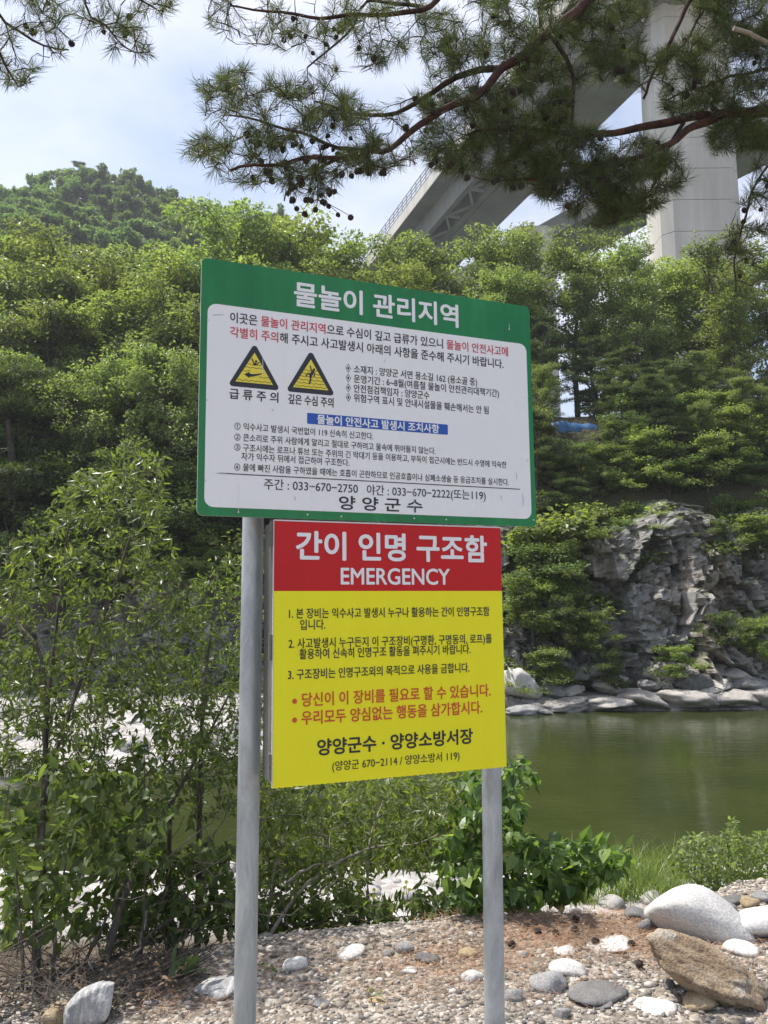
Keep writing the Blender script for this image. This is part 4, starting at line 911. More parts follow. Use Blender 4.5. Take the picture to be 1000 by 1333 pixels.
# ------------------------------------------------------------------ motorway bridge high over the valley
bridge = empty('road_bridge', (27, 70, 12))
tag(bridge, 'high concrete road bridge with railing seen from below behind the pines', 'bridge')
def rel(p): return np.asarray(p, float) - np.array([27, 70, 12.0])
ZD = 62.0
A0 = P(529, 285, 128.0); k = (ZD - CAM_Z) / (A0[2] - CAM_Z); A0 = np.array([0, 0, CAM_Z]) + (A0 - [0, 0, CAM_Z]) * k
B0 = P(634, 284, 128.0); k = (ZD - CAM_Z) / (B0[2] - CAM_Z); B0 = np.array([0, 0, CAM_Z]) + (B0 - [0, 0, CAM_Z]) * k
A1 = P(690, 75, 90.0); k = (ZD - CAM_Z) / (A1[2] - CAM_Z); A1 = np.array([0, 0, CAM_Z]) + (A1 - [0, 0, CAM_Z]) * k
dv = unit(A1 - A0); sd = unit(np.cross(dv, (0, 0, 1.0))); wd = abs(float((B0 - A0) @ sd)); sd = sd * np.sign(float((B0 - A0) @ sd))
s0, s1 = A0 - dv * 90, A0 + dv * 150
def along(t, off, z): return rel(A0 + dv * t + sd * off + np.array([0, 0, z]))
dk = MB()
dk.beam(along(-90, wd / 2, 0.4), along(150, wd / 2, 0.4), wd, 0.8); dk.build('deck', M['concrete2'], bridge)
fs = MB(); fs.beam(along(-90, 0.15, 0.9), along(150, 0.15, 0.9), 0.5, 1.7); fs.beam(along(-90, wd - 0.15, 0.9), along(150, wd - 0.15, 0.9), 0.5, 1.7); fs.build('parapet', M['concrete'], bridge)
for off, ww in ((wd * 0.24, 0.8), (wd * 0.5, 1.0)):
    MB().beam(along(-90, off, -1.6), along(150, off, -1.6), ww, 3.2).build('girder', M['concrete2'], bridge)
MB().beam(along(-90, wd * 0.76, -1.7), along(150, wd * 0.76, -1.7), wd * 0.42, 3.4).build('box_girder', M['concrete2'], bridge)
for q in range(-8, 9):
    t0 = q * 8.0
    MB().beam(along(t0, wd * 0.27, -2.9), along(t0 + 4, wd * 0.48, -2.9), 0.3, 0.3).beam(along(t0 + 4, wd * 0.48, -3.0), along(t0 + 8, wd * 0.27, -3.0), 0.3, 0.3).beam(along(t0, wd * 0.25, -2.8), along(t0, wd * 0.49, -2.8), 0.35, 0.35).build('cross_brace', M['steel'], bridge)
rl = MB()
for z in (2.2, 2.8, 3.4, 4.0): rl.beam(along(-90, 0.1, z), along(150, 0.1, z), 0.12, 0.12)
for q in np.arange(-90, 150, 2.0): rl.beam(along(q, 0.1, 1.6), along(q, 0.1, 4.05), 0.14, 0.14)
rl.build('railing', M['steel'], bridge)
def pier(x0, x1, y, top, parent, origin, name='pier'):
    m = MB(); zs = np.linspace(8, top, 18)
    for a, b_ in zip(zs[:-1], zs[1:]):
        ta = 0.5 + 0.5 * (1 - (a - 8) / (top - 8)); tb = 0.5 + 0.5 * (1 - (b_ - 8) / (top - 8))
        c = (x0 + x1) / 2; w = (x1 - x0) / 2
        fa, fb = 0.86 + 0.14 * ta, 0.86 + 0.14 * tb
        v = []
        for f_, z in ((fa, a), (fb, b_ - 0.05)):
            hx, hy, ch = w * f_, 2.4 * f_, 0.9
            v += [(c - hx + ch, y - hy, z), (c + hx - ch, y - hy, z), (c + hx, y - hy + ch, z), (c + hx, y + hy, z), (c - hx, y + hy, z), (c - hx, y - hy + ch, z)]
        v = np.array(v) - np.array(origin); f = np.array([(k_, (k_ + 1) % 6, (k_ + 1) % 6 + 6, k_ + 6) for k_ in range(6)]); m.add(v, f)
        m.add(v[6:], [list(range(6))]); m.add(v[:6], [list(range(6))[::-1]])
    return m.build(name, M['concrete'], parent)
pL, pR = P(862, 270, 70)[0], P(972, 270, 70)[0]
pier(pL, pR, 72.4, 60.5, bridge, (27, 70, 12))
bridge2 = empty('road_bridge', (40, 92, 12))
tag(bridge2, 'second concrete bridge deck crossing behind the big pier, lower at the left', 'bridge')
E0, E1 = P(722, 318, 105), P(1080, 128, 82); E0[2] -= 0; o2 = np.array([40, 92, 12.0])
e0 = E0 + (E0 - E1) * 0.6; e1 = E1 + (E1 - E0) * 0.8
MB().beam(e0 - o2 + [0, 4, 1.2], e1 - o2 + [0, 4, 1.2], 9.0, 2.4).build('deck', M['concrete2'], bridge2)
MB().beam(e0 - o2 + [0, -0.6, 3.0], e1 - o2 + [0, -0.6, 3.0], 0.4, 1.2).build('parapet', M['concrete'], bridge2)
p2L, p2R = P(676, 520, 96)[0], P(739, 520, 96)[0]
zt2 = float(np.interp((p2L + p2R) / 2, [e0[0], e1[0]], [e0[2], e1[2]]))
pier(p2L, p2R, 101, zt2 + 0.6, bridge2, (40, 92, 12))

# blue tarpaulin on the bank crest
tm = MB(); u_ = np.linspace(0, 1, 22); pl_ = P(718, 550, 37.6); pr_ = P(778, 549, 37.6)
rows = []
for q, (dy, dz) in enumerate(((-0.25, -0.9), (-0.1, -0.25), (0, 0.0), (0.5, 0.05), (1.1, -0.6))):
    rows.append(np.stack([pl_[0] + (pr_[0] - pl_[0]) * u_, 37.6 + dy + 0.05 * np.sin(u_ * 19 + q), pl_[2] + dz + 0.10 * np.exp(-((u_ - 0.25) / 0.16) ** 2) + 0.02 * np.sin(u_ * 23 + q) - 0.1 * u_], -1))
tv = np.array(rows); i, j = np.meshgrid(np.arange(4), np.arange(21), indexing='ij'); a = i * 22 + j
to = tm.add(tv, np.stack([a, a + 1, a + 23, a + 22], -1).reshape(-1, 4)).build('tarpaulin', M['tarp'], smooth=True)
sol = to.modifiers.new('thickness', 'SOLIDIFY'); sol.thickness = 0.02
tag(to, 'blue tarpaulin laid along the bank crest between tree trunks', 'tarpaulin')

# ------------------------------------------------------------------ stones
def ico(sub):
    bm_ = bmesh.new(); bmesh.ops.create_icosphere(bm_, subdivisions=sub, radius=1)
    v = np.array([x.co[:] for x in bm_.verts]); f = np.array([[x.index for x in q.verts] for q in bm_.faces]); bm_.free(); return v, f
ICO = {k: ico(k) for k in (1, 2, 3, 4, 5)}
def rock_shape(seed, sub=4, planes=11, soft=9.0, rough=0.03):
    rg = np.random.default_rng(seed); v, f = ICO[sub]
    nrm = unit(rg.normal(0, 1, (planes, 3))); d = rg.uniform(0.72, 1.0, planes)
    q = np.maximum(v @ nrm.T, 0.0) / d
    r = 1 / (np.sum(q ** soft, 1) ** (1 / soft) + 1e-6); r = np.minimum(r, 1.25)
    p = v * r[:, None]
    if rough: p = p * (1 + rough * np.array([noise.fractal(Vector(x * 2.2 + seed), 0.8, 2.0, 5) for x in p]))[:, None]
    return p / np.abs(p).max(0), f
def stone(box, mat, label, seed, soft=9.0, dep=0.75, tilt=0.0, rough=0.03, group=None, y=None, sub=4, name='stone', cat='stone', emb=0.30, yaw=0.0):
    x0, y0, x1, y1 = box; cx_ = (x0 + x1) / 2
    g = G(cx_, y1 - 0.22 * (y1 - y0)) if y is None else P(cx_, y1, y)
    if name == 'shore_rock': x0 -= 0.14 * (x1 - x0); x1 += 0.12 * (x1 - x0)
    w = (x1 - x0) * g[1] / F_PX; hs = (y1 - y0) * g[1] / F_PX; d = dep * w; th = math.atan2(CAM_Z - g[2], g[1])
    h = math.sqrt(max((hs ** 2 - (d * math.sin(th)) ** 2), (0.45 * hs) ** 2)) / math.cos(th)
    v, f = rock_shape(seed, sub, soft=soft, rough=rough); v = v * np.array([w, d, h]) / 2
    ct_, st_ = math.cos(tilt), math.sin(tilt); v = np.stack([v[:, 0] * ct_ - v[:, 2] * st_, v[:, 1], v[:, 0] * st_ + v[:, 2] * ct_], -1)
    o = MB().add(v, f).build(name, mat, smooth=True); o.location = (g[0], g[1] + 0.12 * d, g[2] + h * (0.5 - emb) + (0 if y is None else h * 0.15)); o.rotation_euler = (0, 0, yaw)
    return tag(o, label, cat, group)
stone((845, 1166, 985, 1236), M['rock_pale'], 'big smooth white granite boulder at the right of the gravel', 101, 5, 0.7, -0.16, 0.015, sub=5, name='boulder', cat='boulder', emb=0.12)
stone((846, 1236, 1032, 1314), M['rock_brown'], 'big rusty brown boulder in front of the white boulder', 104, 26, 0.6, -0.42, 0.10, sub=5, name='boulder', cat='boulder', emb=0.15)
stone((942, 1180, 1030, 1224), M['rock_pale'], 'pale grey boulder at the right edge behind the brown one', 105, 5, 0.8, 0.1, 0.02, name='boulder', cat='boulder')
stone((82, 1292, 156, 1345), M['rock_stripe'], 'pointed grey stone with pale bands at the bottom left', 107, 16, 0.8, 0.35, 0.05, sub=5, name='boulder', cat='boulder', emb=0.2)
stone((54, 1306, 96, 1336), M['rock_tan'], 'cream coloured stone left of the banded grey stone', 109, 6, 0.9)
stone((252, 1272, 308, 1300), M['rock_stripe'], 'grey streaked stone just left of the left post', 111, 12, 0.8, 0.1, 0.05)
for k, (bx_, mt, lb, sf) in enumerate((((366, 1246, 400, 1265), 'rock_pale', 'small white stone on the gravel right of the left post', 7), ((434, 1232, 478, 1249), 'rock_pale', 'rounded grey white stone on the gravel edge between the posts', 6),
        ((495, 1234, 515, 1245), 'rock_grey', 'little grey stone left of the round one at the gravel edge', 8), ((513, 1226, 540, 1243), 'rock_grey', 'round grey stone at the gravel edge between the posts', 6), ((540, 1240, 572, 1257), 'rock_dark', 'angular blue grey stone between the posts', 14),
        ((595, 1233, 622, 1248), 'rock_tan', 'brownish stone just left of the right post', 8), ((522, 1258, 548, 1269), 'rock_pale', 'flat white stone on the gravel between the posts', 6), ((690, 1262, 744, 1294), 'rock_grey', 'rough grey stone right of the right post', 14),
        ((738, 1277, 826, 1303), 'rock_dark', 'long dark grey stone in the shade at the bottom', 9), ((717, 1249, 768, 1272), 'rock_pale', 'pale flat stone behind the rough grey stone', 7), ((720, 1231, 752, 1245), 'rock_pale', 'small pale stone with a cone before it', 6),
        ((764, 1220, 832, 1237), 'rock_pale', 'long flat whitish stone on the pine needles', 8), ((892, 1286, 945, 1316), 'rock_tan', 'round tan stone under the brown boulder', 6), ((946, 1225, 990, 1246), 'rock_pale', 'white oval stone beside the white boulder', 5),
        ((824, 1300, 884, 1320), 'rock_pale', 'flat white slab at the bottom right', 14), ((829, 1196, 852, 1218), 'rock_grey', 'grey stone against the left side of the white boulder', 9), ((815, 1180, 852, 1200), 'rock_dark', 'dark stone behind the left side of the white boulder', 9),
        ((914, 1168, 940, 1186), 'rock_dark', 'dark stone at the left of the pile behind the white boulder', 12), ((936, 1174, 962, 1193), 'rock_grey', 'grey stone in front of the pile at the right', 12), ((940, 1164, 972, 1180), 'rock_dark', 'dark grey stone on top of the pile at the right', 12), ((966, 1166, 992, 1184), 'rock_tan', 'brown stone in the pile at the right', 12), ((980, 1160, 1012, 1176), 'rock_grey', 'grey stone at the right end of the pile', 12),
        ((672, 1239, 688, 1248), 'rock_grey', 'tiny grey stone right beside the right post', 8), ((722, 1312, 744, 1330), 'rock_grey', 'grey round stone in the shade at the bottom edge', 8), ((186, 1298, 206, 1309), 'rock_grey', 'small grey stone right of the banded stone', 8), ((862, 1276, 880, 1290), 'rock_dark', 'small dark stone under the brown boulder', 12), ((600, 1262, 632, 1280), 'rock_pale', 'pale angular stone in the gravel left of the right post', 9), ((655, 1288, 682, 1304), 'rock_grey', 'grey stone at the foot of the right post', 10), ((770, 1300, 800, 1312), 'rock_dark', 'flat dark stone below the long dark stone', 10), ((480, 1296, 504, 1306), 'rock_tan', 'small tan stone in the middle of the gravel', 8), ((404, 1300, 430, 1312), 'rock_grey', 'small grey stone in the gravel below the white one', 8))):
    stone(bx_, M[mt], lb, 200 + k, sf, 0.85, float(prng.uniform(-.15, .15)), 0.04, sub=3, yaw=float(prng.uniform(-.3, .3)))
# boulders and slabs of the far shore
for k, (bx_, yy, mt, sf, lb) in enumerate((((655, 862, 702, 906), 27.6, 'rock_bar', 12, 'big pale boulder on the far shore right of the yellow door'), ((655, 912, 712, 934), 26.6, 'rock_grey', 10, 'grey rock at the waterline below the big pale boulder'), ((884, 870, 928, 900), 28.2, 'rock_dark', 18, 'dark block of rock standing on the far shore slabs'),
        ((706, 903, 770, 926), 27.2, 'rock_shore', 9, 'flat tan slab at the far waterline, left'), ((762, 900, 826, 922), 27.3, 'rock_shore', 9, 'flat slab at the far waterline beside the left slab'), ((812, 892, 874, 920), 27.5, 'rock_shore', 8, 'humped pale slab in the middle of the far shore'), ((862, 888, 930, 922), 27.5, 'rock_shore', 9, 'sloping slab in front of the dark block'), ((920, 892, 990, 920), 27.6, 'rock_shore', 10, 'wide slab right of the dark block'), ((975, 888, 1045, 918), 27.6, 'rock_shore', 10, 'slab at the right end of the far shore'),
        ((846, 856, 905, 890), 28.8, 'rock_shore', 12, 'pale rock ledge above the middle shore slabs'), ((748, 858, 792, 884), 28.8, 'rock_grey', 13, 'grey rock among the bushes of the far shore'), ((702, 884, 740, 908), 28.0, 'rock_grey', 12, 'grey stone between the pale boulder and the shore slabs'), ((790, 874, 818, 892), 28.6, 'rock_grey', 14, 'small dark cube of rock behind the middle slab'), ((938, 862, 985, 892), 28.8, 'rock_shore', 13, 'rock ledge above the right shore slabs'), ((630, 890, 664, 922), 27.4, 'rock_shore', 10, 'slab just behind the right edge of the yellow door'), ((722, 890, 760, 908), 27.9, 'rock_shore', 12, 'small ledge behind the flat tan slab'), ((776, 884, 812, 904), 28.1, 'rock_shore', 12, 'small tilted ledge left of the humped slab'), ((835, 880, 860, 898), 28.1, 'rock_grey', 14, 'grey chunk just above the humped slab'), ((905, 882, 950, 902), 28.0, 'rock_shore', 12, 'tan ledge right beside the dark block'), ((958, 878, 1010, 898), 28.2, 'rock_grey', 12, 'grey ledge near the right end of the shore'), ((690, 918, 722, 930), 26.7, 'rock_grey', 12, 'low grey stone at the waterline near the left slab'))):
    stone(bx_, M[mt], lb, 300 + k, sf * 2.2, 0.9, float(prng.uniform(-.22, .22)), 0.13, y=yy, sub=4, yaw=float(prng.uniform(-.5, .5)), name='shore_rock', cat='rock', group='rocks along the far shore', emb=0.35)
# bleached stones on the river bars: copies of five shapes
shapes = [MB().add(*rock_shape(400 + k, 3, soft=7 + 2 * k, rough=0.04)).mesh('river_stone', M['rock_bar'], True) for k in range(5)]
br_ = np.random.default_rng(12); nb = 0
def bar_stone(x, y, s, label, group):
    z = float(ground_z(x, y)); o = bpy.data.objects.new('river_stone', shapes[int(br_.integers(5))]); COL.objects.link(o)
    o.scale = (s * br_.uniform(.8, 1.3), s * br_.uniform(.7, 1.1), s * br_.uniform(.45, .8)); o.location = (x, y, z + 0.1 * s); o.rotation_euler = (br_.uniform(-.2, .2), br_.uniform(-.2, .2), br_.uniform(0, 6.3)); tag(o, label, 'stone', group)
while nb < 130:
    x = br_.uniform(-14, -0.5); y = br_.uniform(17, 28.5)
    if y < float(shore(x)) - 0.2: continue
    bar_stone(x, y, 0.12 + 0.45 * br_.random() ** 2.5, 'bleached stone on the bright gravel bar across the river, behind the left shrubs', 'bleached stones on the far gravel bar'); nb += 1
for q in range(120):
    x = br_.uniform(-4.5, 5.0); y = br_.uniform(8.8, 11.0)
    bar_stone(x, y, 0.05 + 0.16 * br_.random() ** 2, 'pale stone on the beach at the water below the bank', 'pale stones on the near beach')

# gravel
def pebbles(n, region, smin, smax, seed, power=2.2):
    rg = np.random.default_rng(seed); v, f = ICO[1]; x = rg.uniform(region[0], region[1], n); y = rg.uniform(region[2], region[3], n)
    keep = y < crest(x) + 0.25; x, y = x[keep], y[keep]; n = len(x); z = ground_z(x, y)
    s = smin + (smax - smin) * rg.random(n) ** power
    q = v[None] * (1 + rg.normal(0, 0.13, (n, len(v), 1))); q = q * np.stack([s * rg.uniform(.8, 1.3, n), s * rg.uniform(.7, 1.1, n), s * rg.uniform(.4, .75, n)], -1)[:, None]
    a = rg.uniform(0, 6.28, n); c, sn = np.cos(a)[:, None], np.sin(a)[:, None]
    b_ = rg.normal(0, .35, n)[:, None]
    xx = q[..., 0] * c - q[..., 1] * sn; yy = q[..., 0] * sn + q[..., 1] * c; zz = q[..., 2] + xx * b_ * 0.5
    vv = np.stack([xx + x[:, None], yy + y[:, None], zz + z[:, None] + 0.1 * s[:, None]], -1)
    return vv.reshape(-1, 3), (f[None] + (np.arange(n) * len(v))[:, None, None]).reshape(-1, 3)
gb = MB(); gb.add(*pebbles(13000, (-2.2, 2.6, 2.45, 5.0), 0.005, 0.017, 21, 2.6)); gb.add(*pebbles(9000, (-2.0, 2.4, 2.45, 4.8), 0.004, 0.010, 22, 1)); gb.add(*pebbles(70, (-1.9, 2.6, 2.6, 4.9), 0.018, 0.034, 23))
tag(gb.build('gravel', M['gravel'], smooth=True), 'loose grey and tan gravel in front of the river bank', 'gravel', kind='stuff')
# fallen needles
lr = np.random.default_rng(31); nm = MB()
for (pxa, pya, sx_, sy_, n) in ((780, 1215, 55, 16, 2600), (720, 1225, 50, 14, 2000), (830, 1250, 40, 16, 1800), (600, 1245, 60, 12, 1800), (700, 1205, 60, 8, 1600), (560, 1285, 40, 12, 700), (400, 1262, 60, 8, 900), (980, 1228, 26, 8, 700), (870, 1210, 40, 10, 600), (250, 1296, 60, 10, 900), (660, 1262, 60, 12, 900)):
    for _ in range(6):
        g = G(pxa + lr.normal(0, sx_), pya + lr.normal(0, sy_)); m_ = n // 12
        x = g[0] + lr.normal(0, 0.13, m_); y = g[1] + lr.normal(0, 0.13, m_); z = ground_z(x, y) + lr.uniform(0.006, 0.02, m_)
        a = lr.uniform(0, 6.28, m_); dd = np.stack([np.cos(a), np.sin(a), lr.normal(0, .12, m_)], -1)
        leaves(nm, np.stack([x, y, z], -1), dd, np.tile([0, 0, 1.0], (m_, 1)), lr.uniform(0.05, 0.1, m_), 0.0022, 'rhomb', fold=0, droop=0.0)
tag(nm.build('pine_needle_litter', M['litter']), 'reddish brown fallen pine needles scattered over the gravel', 'needle litter', kind='stuff')

# ------------------------------------------------------------------ shrubs of the near bank
def near_shrub(name, label, stems, polys, leaf, per_m, L, W, shape, seed, cat='shrub', bark=None, r=0.012, hang=0.0, up=0.5, start=0.2, sag=0.05, step=0.07, spread=0.75, group=None):
    """stems: control points (px, py, distance, ...) ; polys: (outline, count, near, far)."""
    rg = np.random.default_rng(seed); root = P(*stems[0][0]); e = empty(name, root); tag(e, label, cat, group)
    wood = MB(); sk = []
    for s in stems:
        b0 = P(*s[0]); gz0 = float(ground_z(b0[0], b0[1])) - 0.06
        pp = [P(*q) for q in s]
        if b0[2] > gz0 + 0.08: pp = [np.array([b0[0], b0[1], gz0])] + pp
        c = curve(pp); rr = np.linspace(r, r * 0.25, len(c)); wood.tube(c - root, rr, 7); sk.append(c)
    sk = np.vstack(sk); T = np.vstack([sample(pl, n, a_, b_, rg) for pl, n, a_, b_ in polys])
    paths = [p - root for p in grow(sk, T, rg, step, sag)]
    twigs(wood, paths, 0.0012, 0.0045); wood.build('stem', bark or M['bark_grey'], e, True)
    fo = MB(); leaf_run(fo, paths, rg, per_m, L, W, shape, 0, start, spread, up, hang); fo.build('foliage', leaf, e)
    return e
near_shrub('willow_shrub', 'tall willow shrub with narrow leaves at the left edge, upright grey stem', [[(48, 1262, 3.35), (55, 1100, 3.7), (60, 950, 4.0), (75, 800, 4.2), (95, 640, 4.4)], [(55, 1050, 3.8), (100, 900, 4.1), (150, 760, 4.3), (200, 600, 4.5)], [(60, 900, 4.0), (20, 800, 4.2), (10, 700, 4.3)]],
           [([(0, 720), (40, 680), (110, 600), (190, 575), (228, 620), (215, 700), (250, 780), (240, 900), (150, 920), (60, 880), (0, 860)], 700, 3.6, 5.0), ([(0, 850), (240, 850), (330, 900), (340, 1010), (120, 1030), (0, 1010)], 380, 3.7, 5.2), ([(0, 860), (150, 900), (140, 1010), (0, 1000)], 210, 3.6, 4.8), ([(-60, 700), (0, 700), (0, 1150), (-60, 1150)], 90, 3.7, 4.6)],
           M['leaf_w'], 96, 0.052, 0.0145, 'lance', 501, r=0.016, hang=0.15)
near_shrub('willow_shrub', 'leaning willow shrub with a slanting stem between the left shrub and the left post', [[(140, 1245, 3.45), (168, 1150, 3.7), (215, 1060, 4.0), (262, 975, 4.2), (300, 900, 4.4)], [(225, 1042, 4.05), (270, 1005, 4.2), (305, 985, 4.3)], [(262, 975, 4.2), (270, 860, 4.5), (285, 740, 4.7)]],
           [([(240, 760), (300, 715), (345, 720), (345, 960), (290, 1000), (215, 990), (190, 900), (225, 830)], 400, 4.0, 5.3), ([(200, 980), (330, 960), (330, 1060), (240, 1070)], 110, 3.9, 4.8)],
           M['leaf_w'], 94, 0.050, 0.0145, 'lance', 503, r=0.019, hang=0.15)
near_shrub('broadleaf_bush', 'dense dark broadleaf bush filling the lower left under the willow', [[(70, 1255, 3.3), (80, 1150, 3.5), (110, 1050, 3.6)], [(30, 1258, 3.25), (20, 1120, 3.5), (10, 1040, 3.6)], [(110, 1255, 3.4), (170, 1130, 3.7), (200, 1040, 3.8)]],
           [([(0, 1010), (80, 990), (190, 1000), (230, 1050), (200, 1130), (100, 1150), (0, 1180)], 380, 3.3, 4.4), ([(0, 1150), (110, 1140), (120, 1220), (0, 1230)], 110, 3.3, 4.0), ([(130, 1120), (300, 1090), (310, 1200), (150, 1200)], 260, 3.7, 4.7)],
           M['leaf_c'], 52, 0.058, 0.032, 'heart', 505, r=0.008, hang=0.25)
near_shrub('broadleaf_sapling', 'young bright green sapling with big glossy leaves in front of the leaning willow', [[(185, 1240, 3.5), (190, 1100, 3.6), (188, 1010, 3.6), (190, 930, 3.62)]],
           [([(150, 910), (210, 905), (215, 1000), (180, 1040), (150, 1000)], 16, 3.5, 3.75)], M['leaf_v'], 70, 0.058, 0.028, 'heart', 507, r=0.005, hang=0.3)
near_shrub('willow_shrub', 'sunlit willow shrub behind and below the yellow cabinet door', [[(345, 1228, 3.9), (400, 1150, 4.1), (480, 1105, 4.3), (545, 1098, 4.4), (602, 1068, 4.5)], [(345, 1228, 3.9), (360, 1120, 4.3), (390, 1040, 4.6)], [(480, 1105, 4.3), (500, 1040, 4.6)]],
           [([(335, 1005), (470, 1015), (640, 1000), (640, 1080), (560, 1130), (420, 1140), (330, 1160)], 1000, 4.1, 5.6), ([(330, 1130), (480, 1120), (470, 1180), (640, 1150), (470, 1190), (340, 1195)], 330, 3.95, 5.0)],
           M['leaf_w2'], 84, 0.060, 0.019, 'lance', 509, r=0.011, hang=0.2, bark=M['bark_dead'])
near_shrub('vine_bush', 'lush broad leaved vine bush around the foot of the right post', [[(600, 1200, 4.0), (604, 1120, 4.2), (606, 1060, 4.3)], [(660, 1195, 4.1), (680, 1110, 4.3), (670, 1030, 4.4)], [(690, 1195, 4.2), (740, 1120, 4.5), (800, 1120, 4.6)]],
           [([(600, 1010), (680, 985), (700, 1010), (680, 1080), (740, 1100), (700, 1190), (640, 1195), (580, 1190), (570, 1090)], 330, 3.9, 4.9), ([(690, 1090), (760, 1095), (825, 1110), (810, 1135), (740, 1170), (690, 1180)], 260, 4.2, 4.9)],
           M['leaf_v'], 56, 0.070, 0.050, 'heart', 511, r=0.009, hang=0.35, up=0.7, spread=0.7)
near_shrub('ground_creeper', 'dark creeping bramble along the edge of the bank between the posts', [[(200, 1222, 3.75), (330, 1205, 3.95), (450, 1200, 4.1), (560, 1190, 4.2), (640, 1185, 4.3)], [(100, 1240, 3.5), (180, 1200, 3.8)]],
           [([(110, 1170), (330, 1160), (345, 1215), (120, 1235)], 220, 3.6, 4.3), ([(340, 1180), (480, 1172), (640, 1165), (640, 1200), (500, 1222), (340, 1225)], 330, 3.95, 4.6)],
           M['leaf_c'], 55, 0.052, 0.034, 'heart', 513, r=0.005, hang=0.2, up=0.7)
near_shrub('leafy_bush', 'fine leaved green bush behind the stone pile at the right edge', [[(935, 1172, 5.0), (930, 1120, 5.2), (915, 1090, 5.3)], [(965, 1170, 5.0), (975, 1110, 5.2), (985, 1085, 5.3)], [(950, 1172, 5.0), (948, 1110, 5.2), (952, 1070, 5.3)]],
           [([(872, 1105), (905, 1085), (940, 1090), (955, 1062), (965, 1090), (1010, 1080), (1010, 1160), (920, 1170), (880, 1140)], 700, 4.85, 5.6)], M['leaf_a'], 110, 0.036, 0.022, 'rhomb', 515, r=0.006)
near_shrub('weed_plant', 'small bright green weed with broad leaves at the foot of the leaning willow', [[(240, 1283, 3.35), (236, 1265, 3.36), (232, 1255, 3.36)]], [([(212, 1248), (258, 1250), (256, 1276), (214, 1275)], 14, 3.25, 3.45)], M['leaf_v'], 90, 0.075, 0.04, 'heart', 517, cat='plant', r=0.003, up=0.8)
near_shrub('weed_plant', 'yellow green seedling just right of the left post', [[(344, 1270, 3.4), (344, 1264, 3.4)]], [([(336, 1258), (362, 1258), (360, 1270), (338, 1270)], 7, 3.35, 3.45)], M['leaf_v'], 90, 0.04, 0.02, 'heart', 519, cat='plant', r=0.002, up=0.8)
near_shrub('weed_plant', 'tiny green seedling alone in the middle of the gravel', [[(484, 1305, 3.1), (484, 1297, 3.1)]], [([(476, 1292), (494, 1290), (492, 1303), (478, 1303)], 5, 3.05, 3.15)], M['leaf_v'], 90, 0.032, 0.015, 'heart', 521, cat='plant', r=0.002, up=0.8)
near_shrub('weed_plant', 'little green seedling in the gravel nearer the bank', [[(499, 1280, 3.3), (499, 1272, 3.3)]], [([(493, 1266), (506, 1266), (505, 1278), (494, 1278)], 5, 3.25, 3.35)], M['leaf_v'], 90, 0.03, 0.014, 'heart', 523, cat='plant', r=0.002, up=0.8)
# yellow flowers between the creeper leaves
for k, (px, py) in enumerate(((486, 1167), (487, 1158), (529, 1148), (527, 1155), (533, 1158), (525, 1163))):
    c = P(px, py, 4.05); m = MB(); rg = np.random.default_rng(600 + k)
    root = np.array([c[0], c[1] + 0.02, float(ground_z(c[0], c[1]))]); st_ = curve([root, (root + c) / 2 + rg.normal(0, .01, 3), c])
    e = empty('yellow_flower', root); tag(e, 'tiny yellow wildflower standing among the dark bramble leaves', 'flower', 'yellow wildflowers below the cabinet')
    MB().tube(st_ - root, 0.0012, 5).build('stalk', M['leaf_c'], e)
    a = np.arange(6) * 1.047; dd = np.stack([np.cos(a), -0.3 + 0 * a, np.sin(a)], -1); leaves(m, np.tile(c - root, (6, 1)), dd, np.tile([0, -1.0, 0.2], (6, 1)), 0.011, 0.008, 'lance')
    m.build('blossom', M['signyellow'], e)
# bare dead branches under the left shrubs
dr_ = np.random.default_rng(71)
for k, (pts, r, lb) in enumerate((([(95, 1275, 3.3), (150, 1245, 3.5), (215, 1220, 3.7), (300, 1190, 3.9)], 0.011, 'long bare dead branch lying up from the lower left towards the left post'), ([(150, 1290, 3.3), (180, 1235, 3.5), (195, 1170, 3.7), (215, 1120, 3.9), (290, 1060, 4.1)], 0.008, 'thin dead branch rising steeply through the left shrubs'), ([(165, 1285, 3.35), (190, 1225, 3.55), (240, 1185, 3.7), (310, 1170, 3.9)], 0.010, 'reddish bare branch curving towards the left post'),
                                  ([(120, 1140, 3.6), (190, 1110, 3.8), (250, 1130, 3.9), (310, 1080, 4.0)], 0.006, 'tangled grey twig across the middle of the left shrubs'), ([(200, 1180, 3.7), (260, 1120, 3.9), (305, 1040, 4.1)], 0.005, 'upright grey twig beside the left post'), ([(375, 1148, 4.0), (400, 1130, 4.05), (440, 1124, 4.1)], 0.008, 'short bleached broken branch below the yellow door'))):
    c = curve([P(*q) for q in pts], 0.03); c[1:-1] += dr_.normal(0, 0.004, (len(c) - 2, 3)); m = MB(); m.tube(c - c[0], np.linspace(r, r * 0.3, len(c)), 7)
    T = c[dr_.integers(len(c) // 4, len(c), 44)] + dr_.normal(0, 0.17, (44, 3)); sub_ = [p - c[0] for p in grow(c, T, dr_, 0.05, -0.05)]; twigs(m, sub_, 0.0009, 0.006)
    e = m.build('dead_branch', M['bark_dead'] if k % 2 else M['bark_grey'], smooth=True); e.location = c[0]; tag(e, lb, 'branch', 'dead branches under the left shrubs')
hp = MB(); c0 = G(40, 1290)
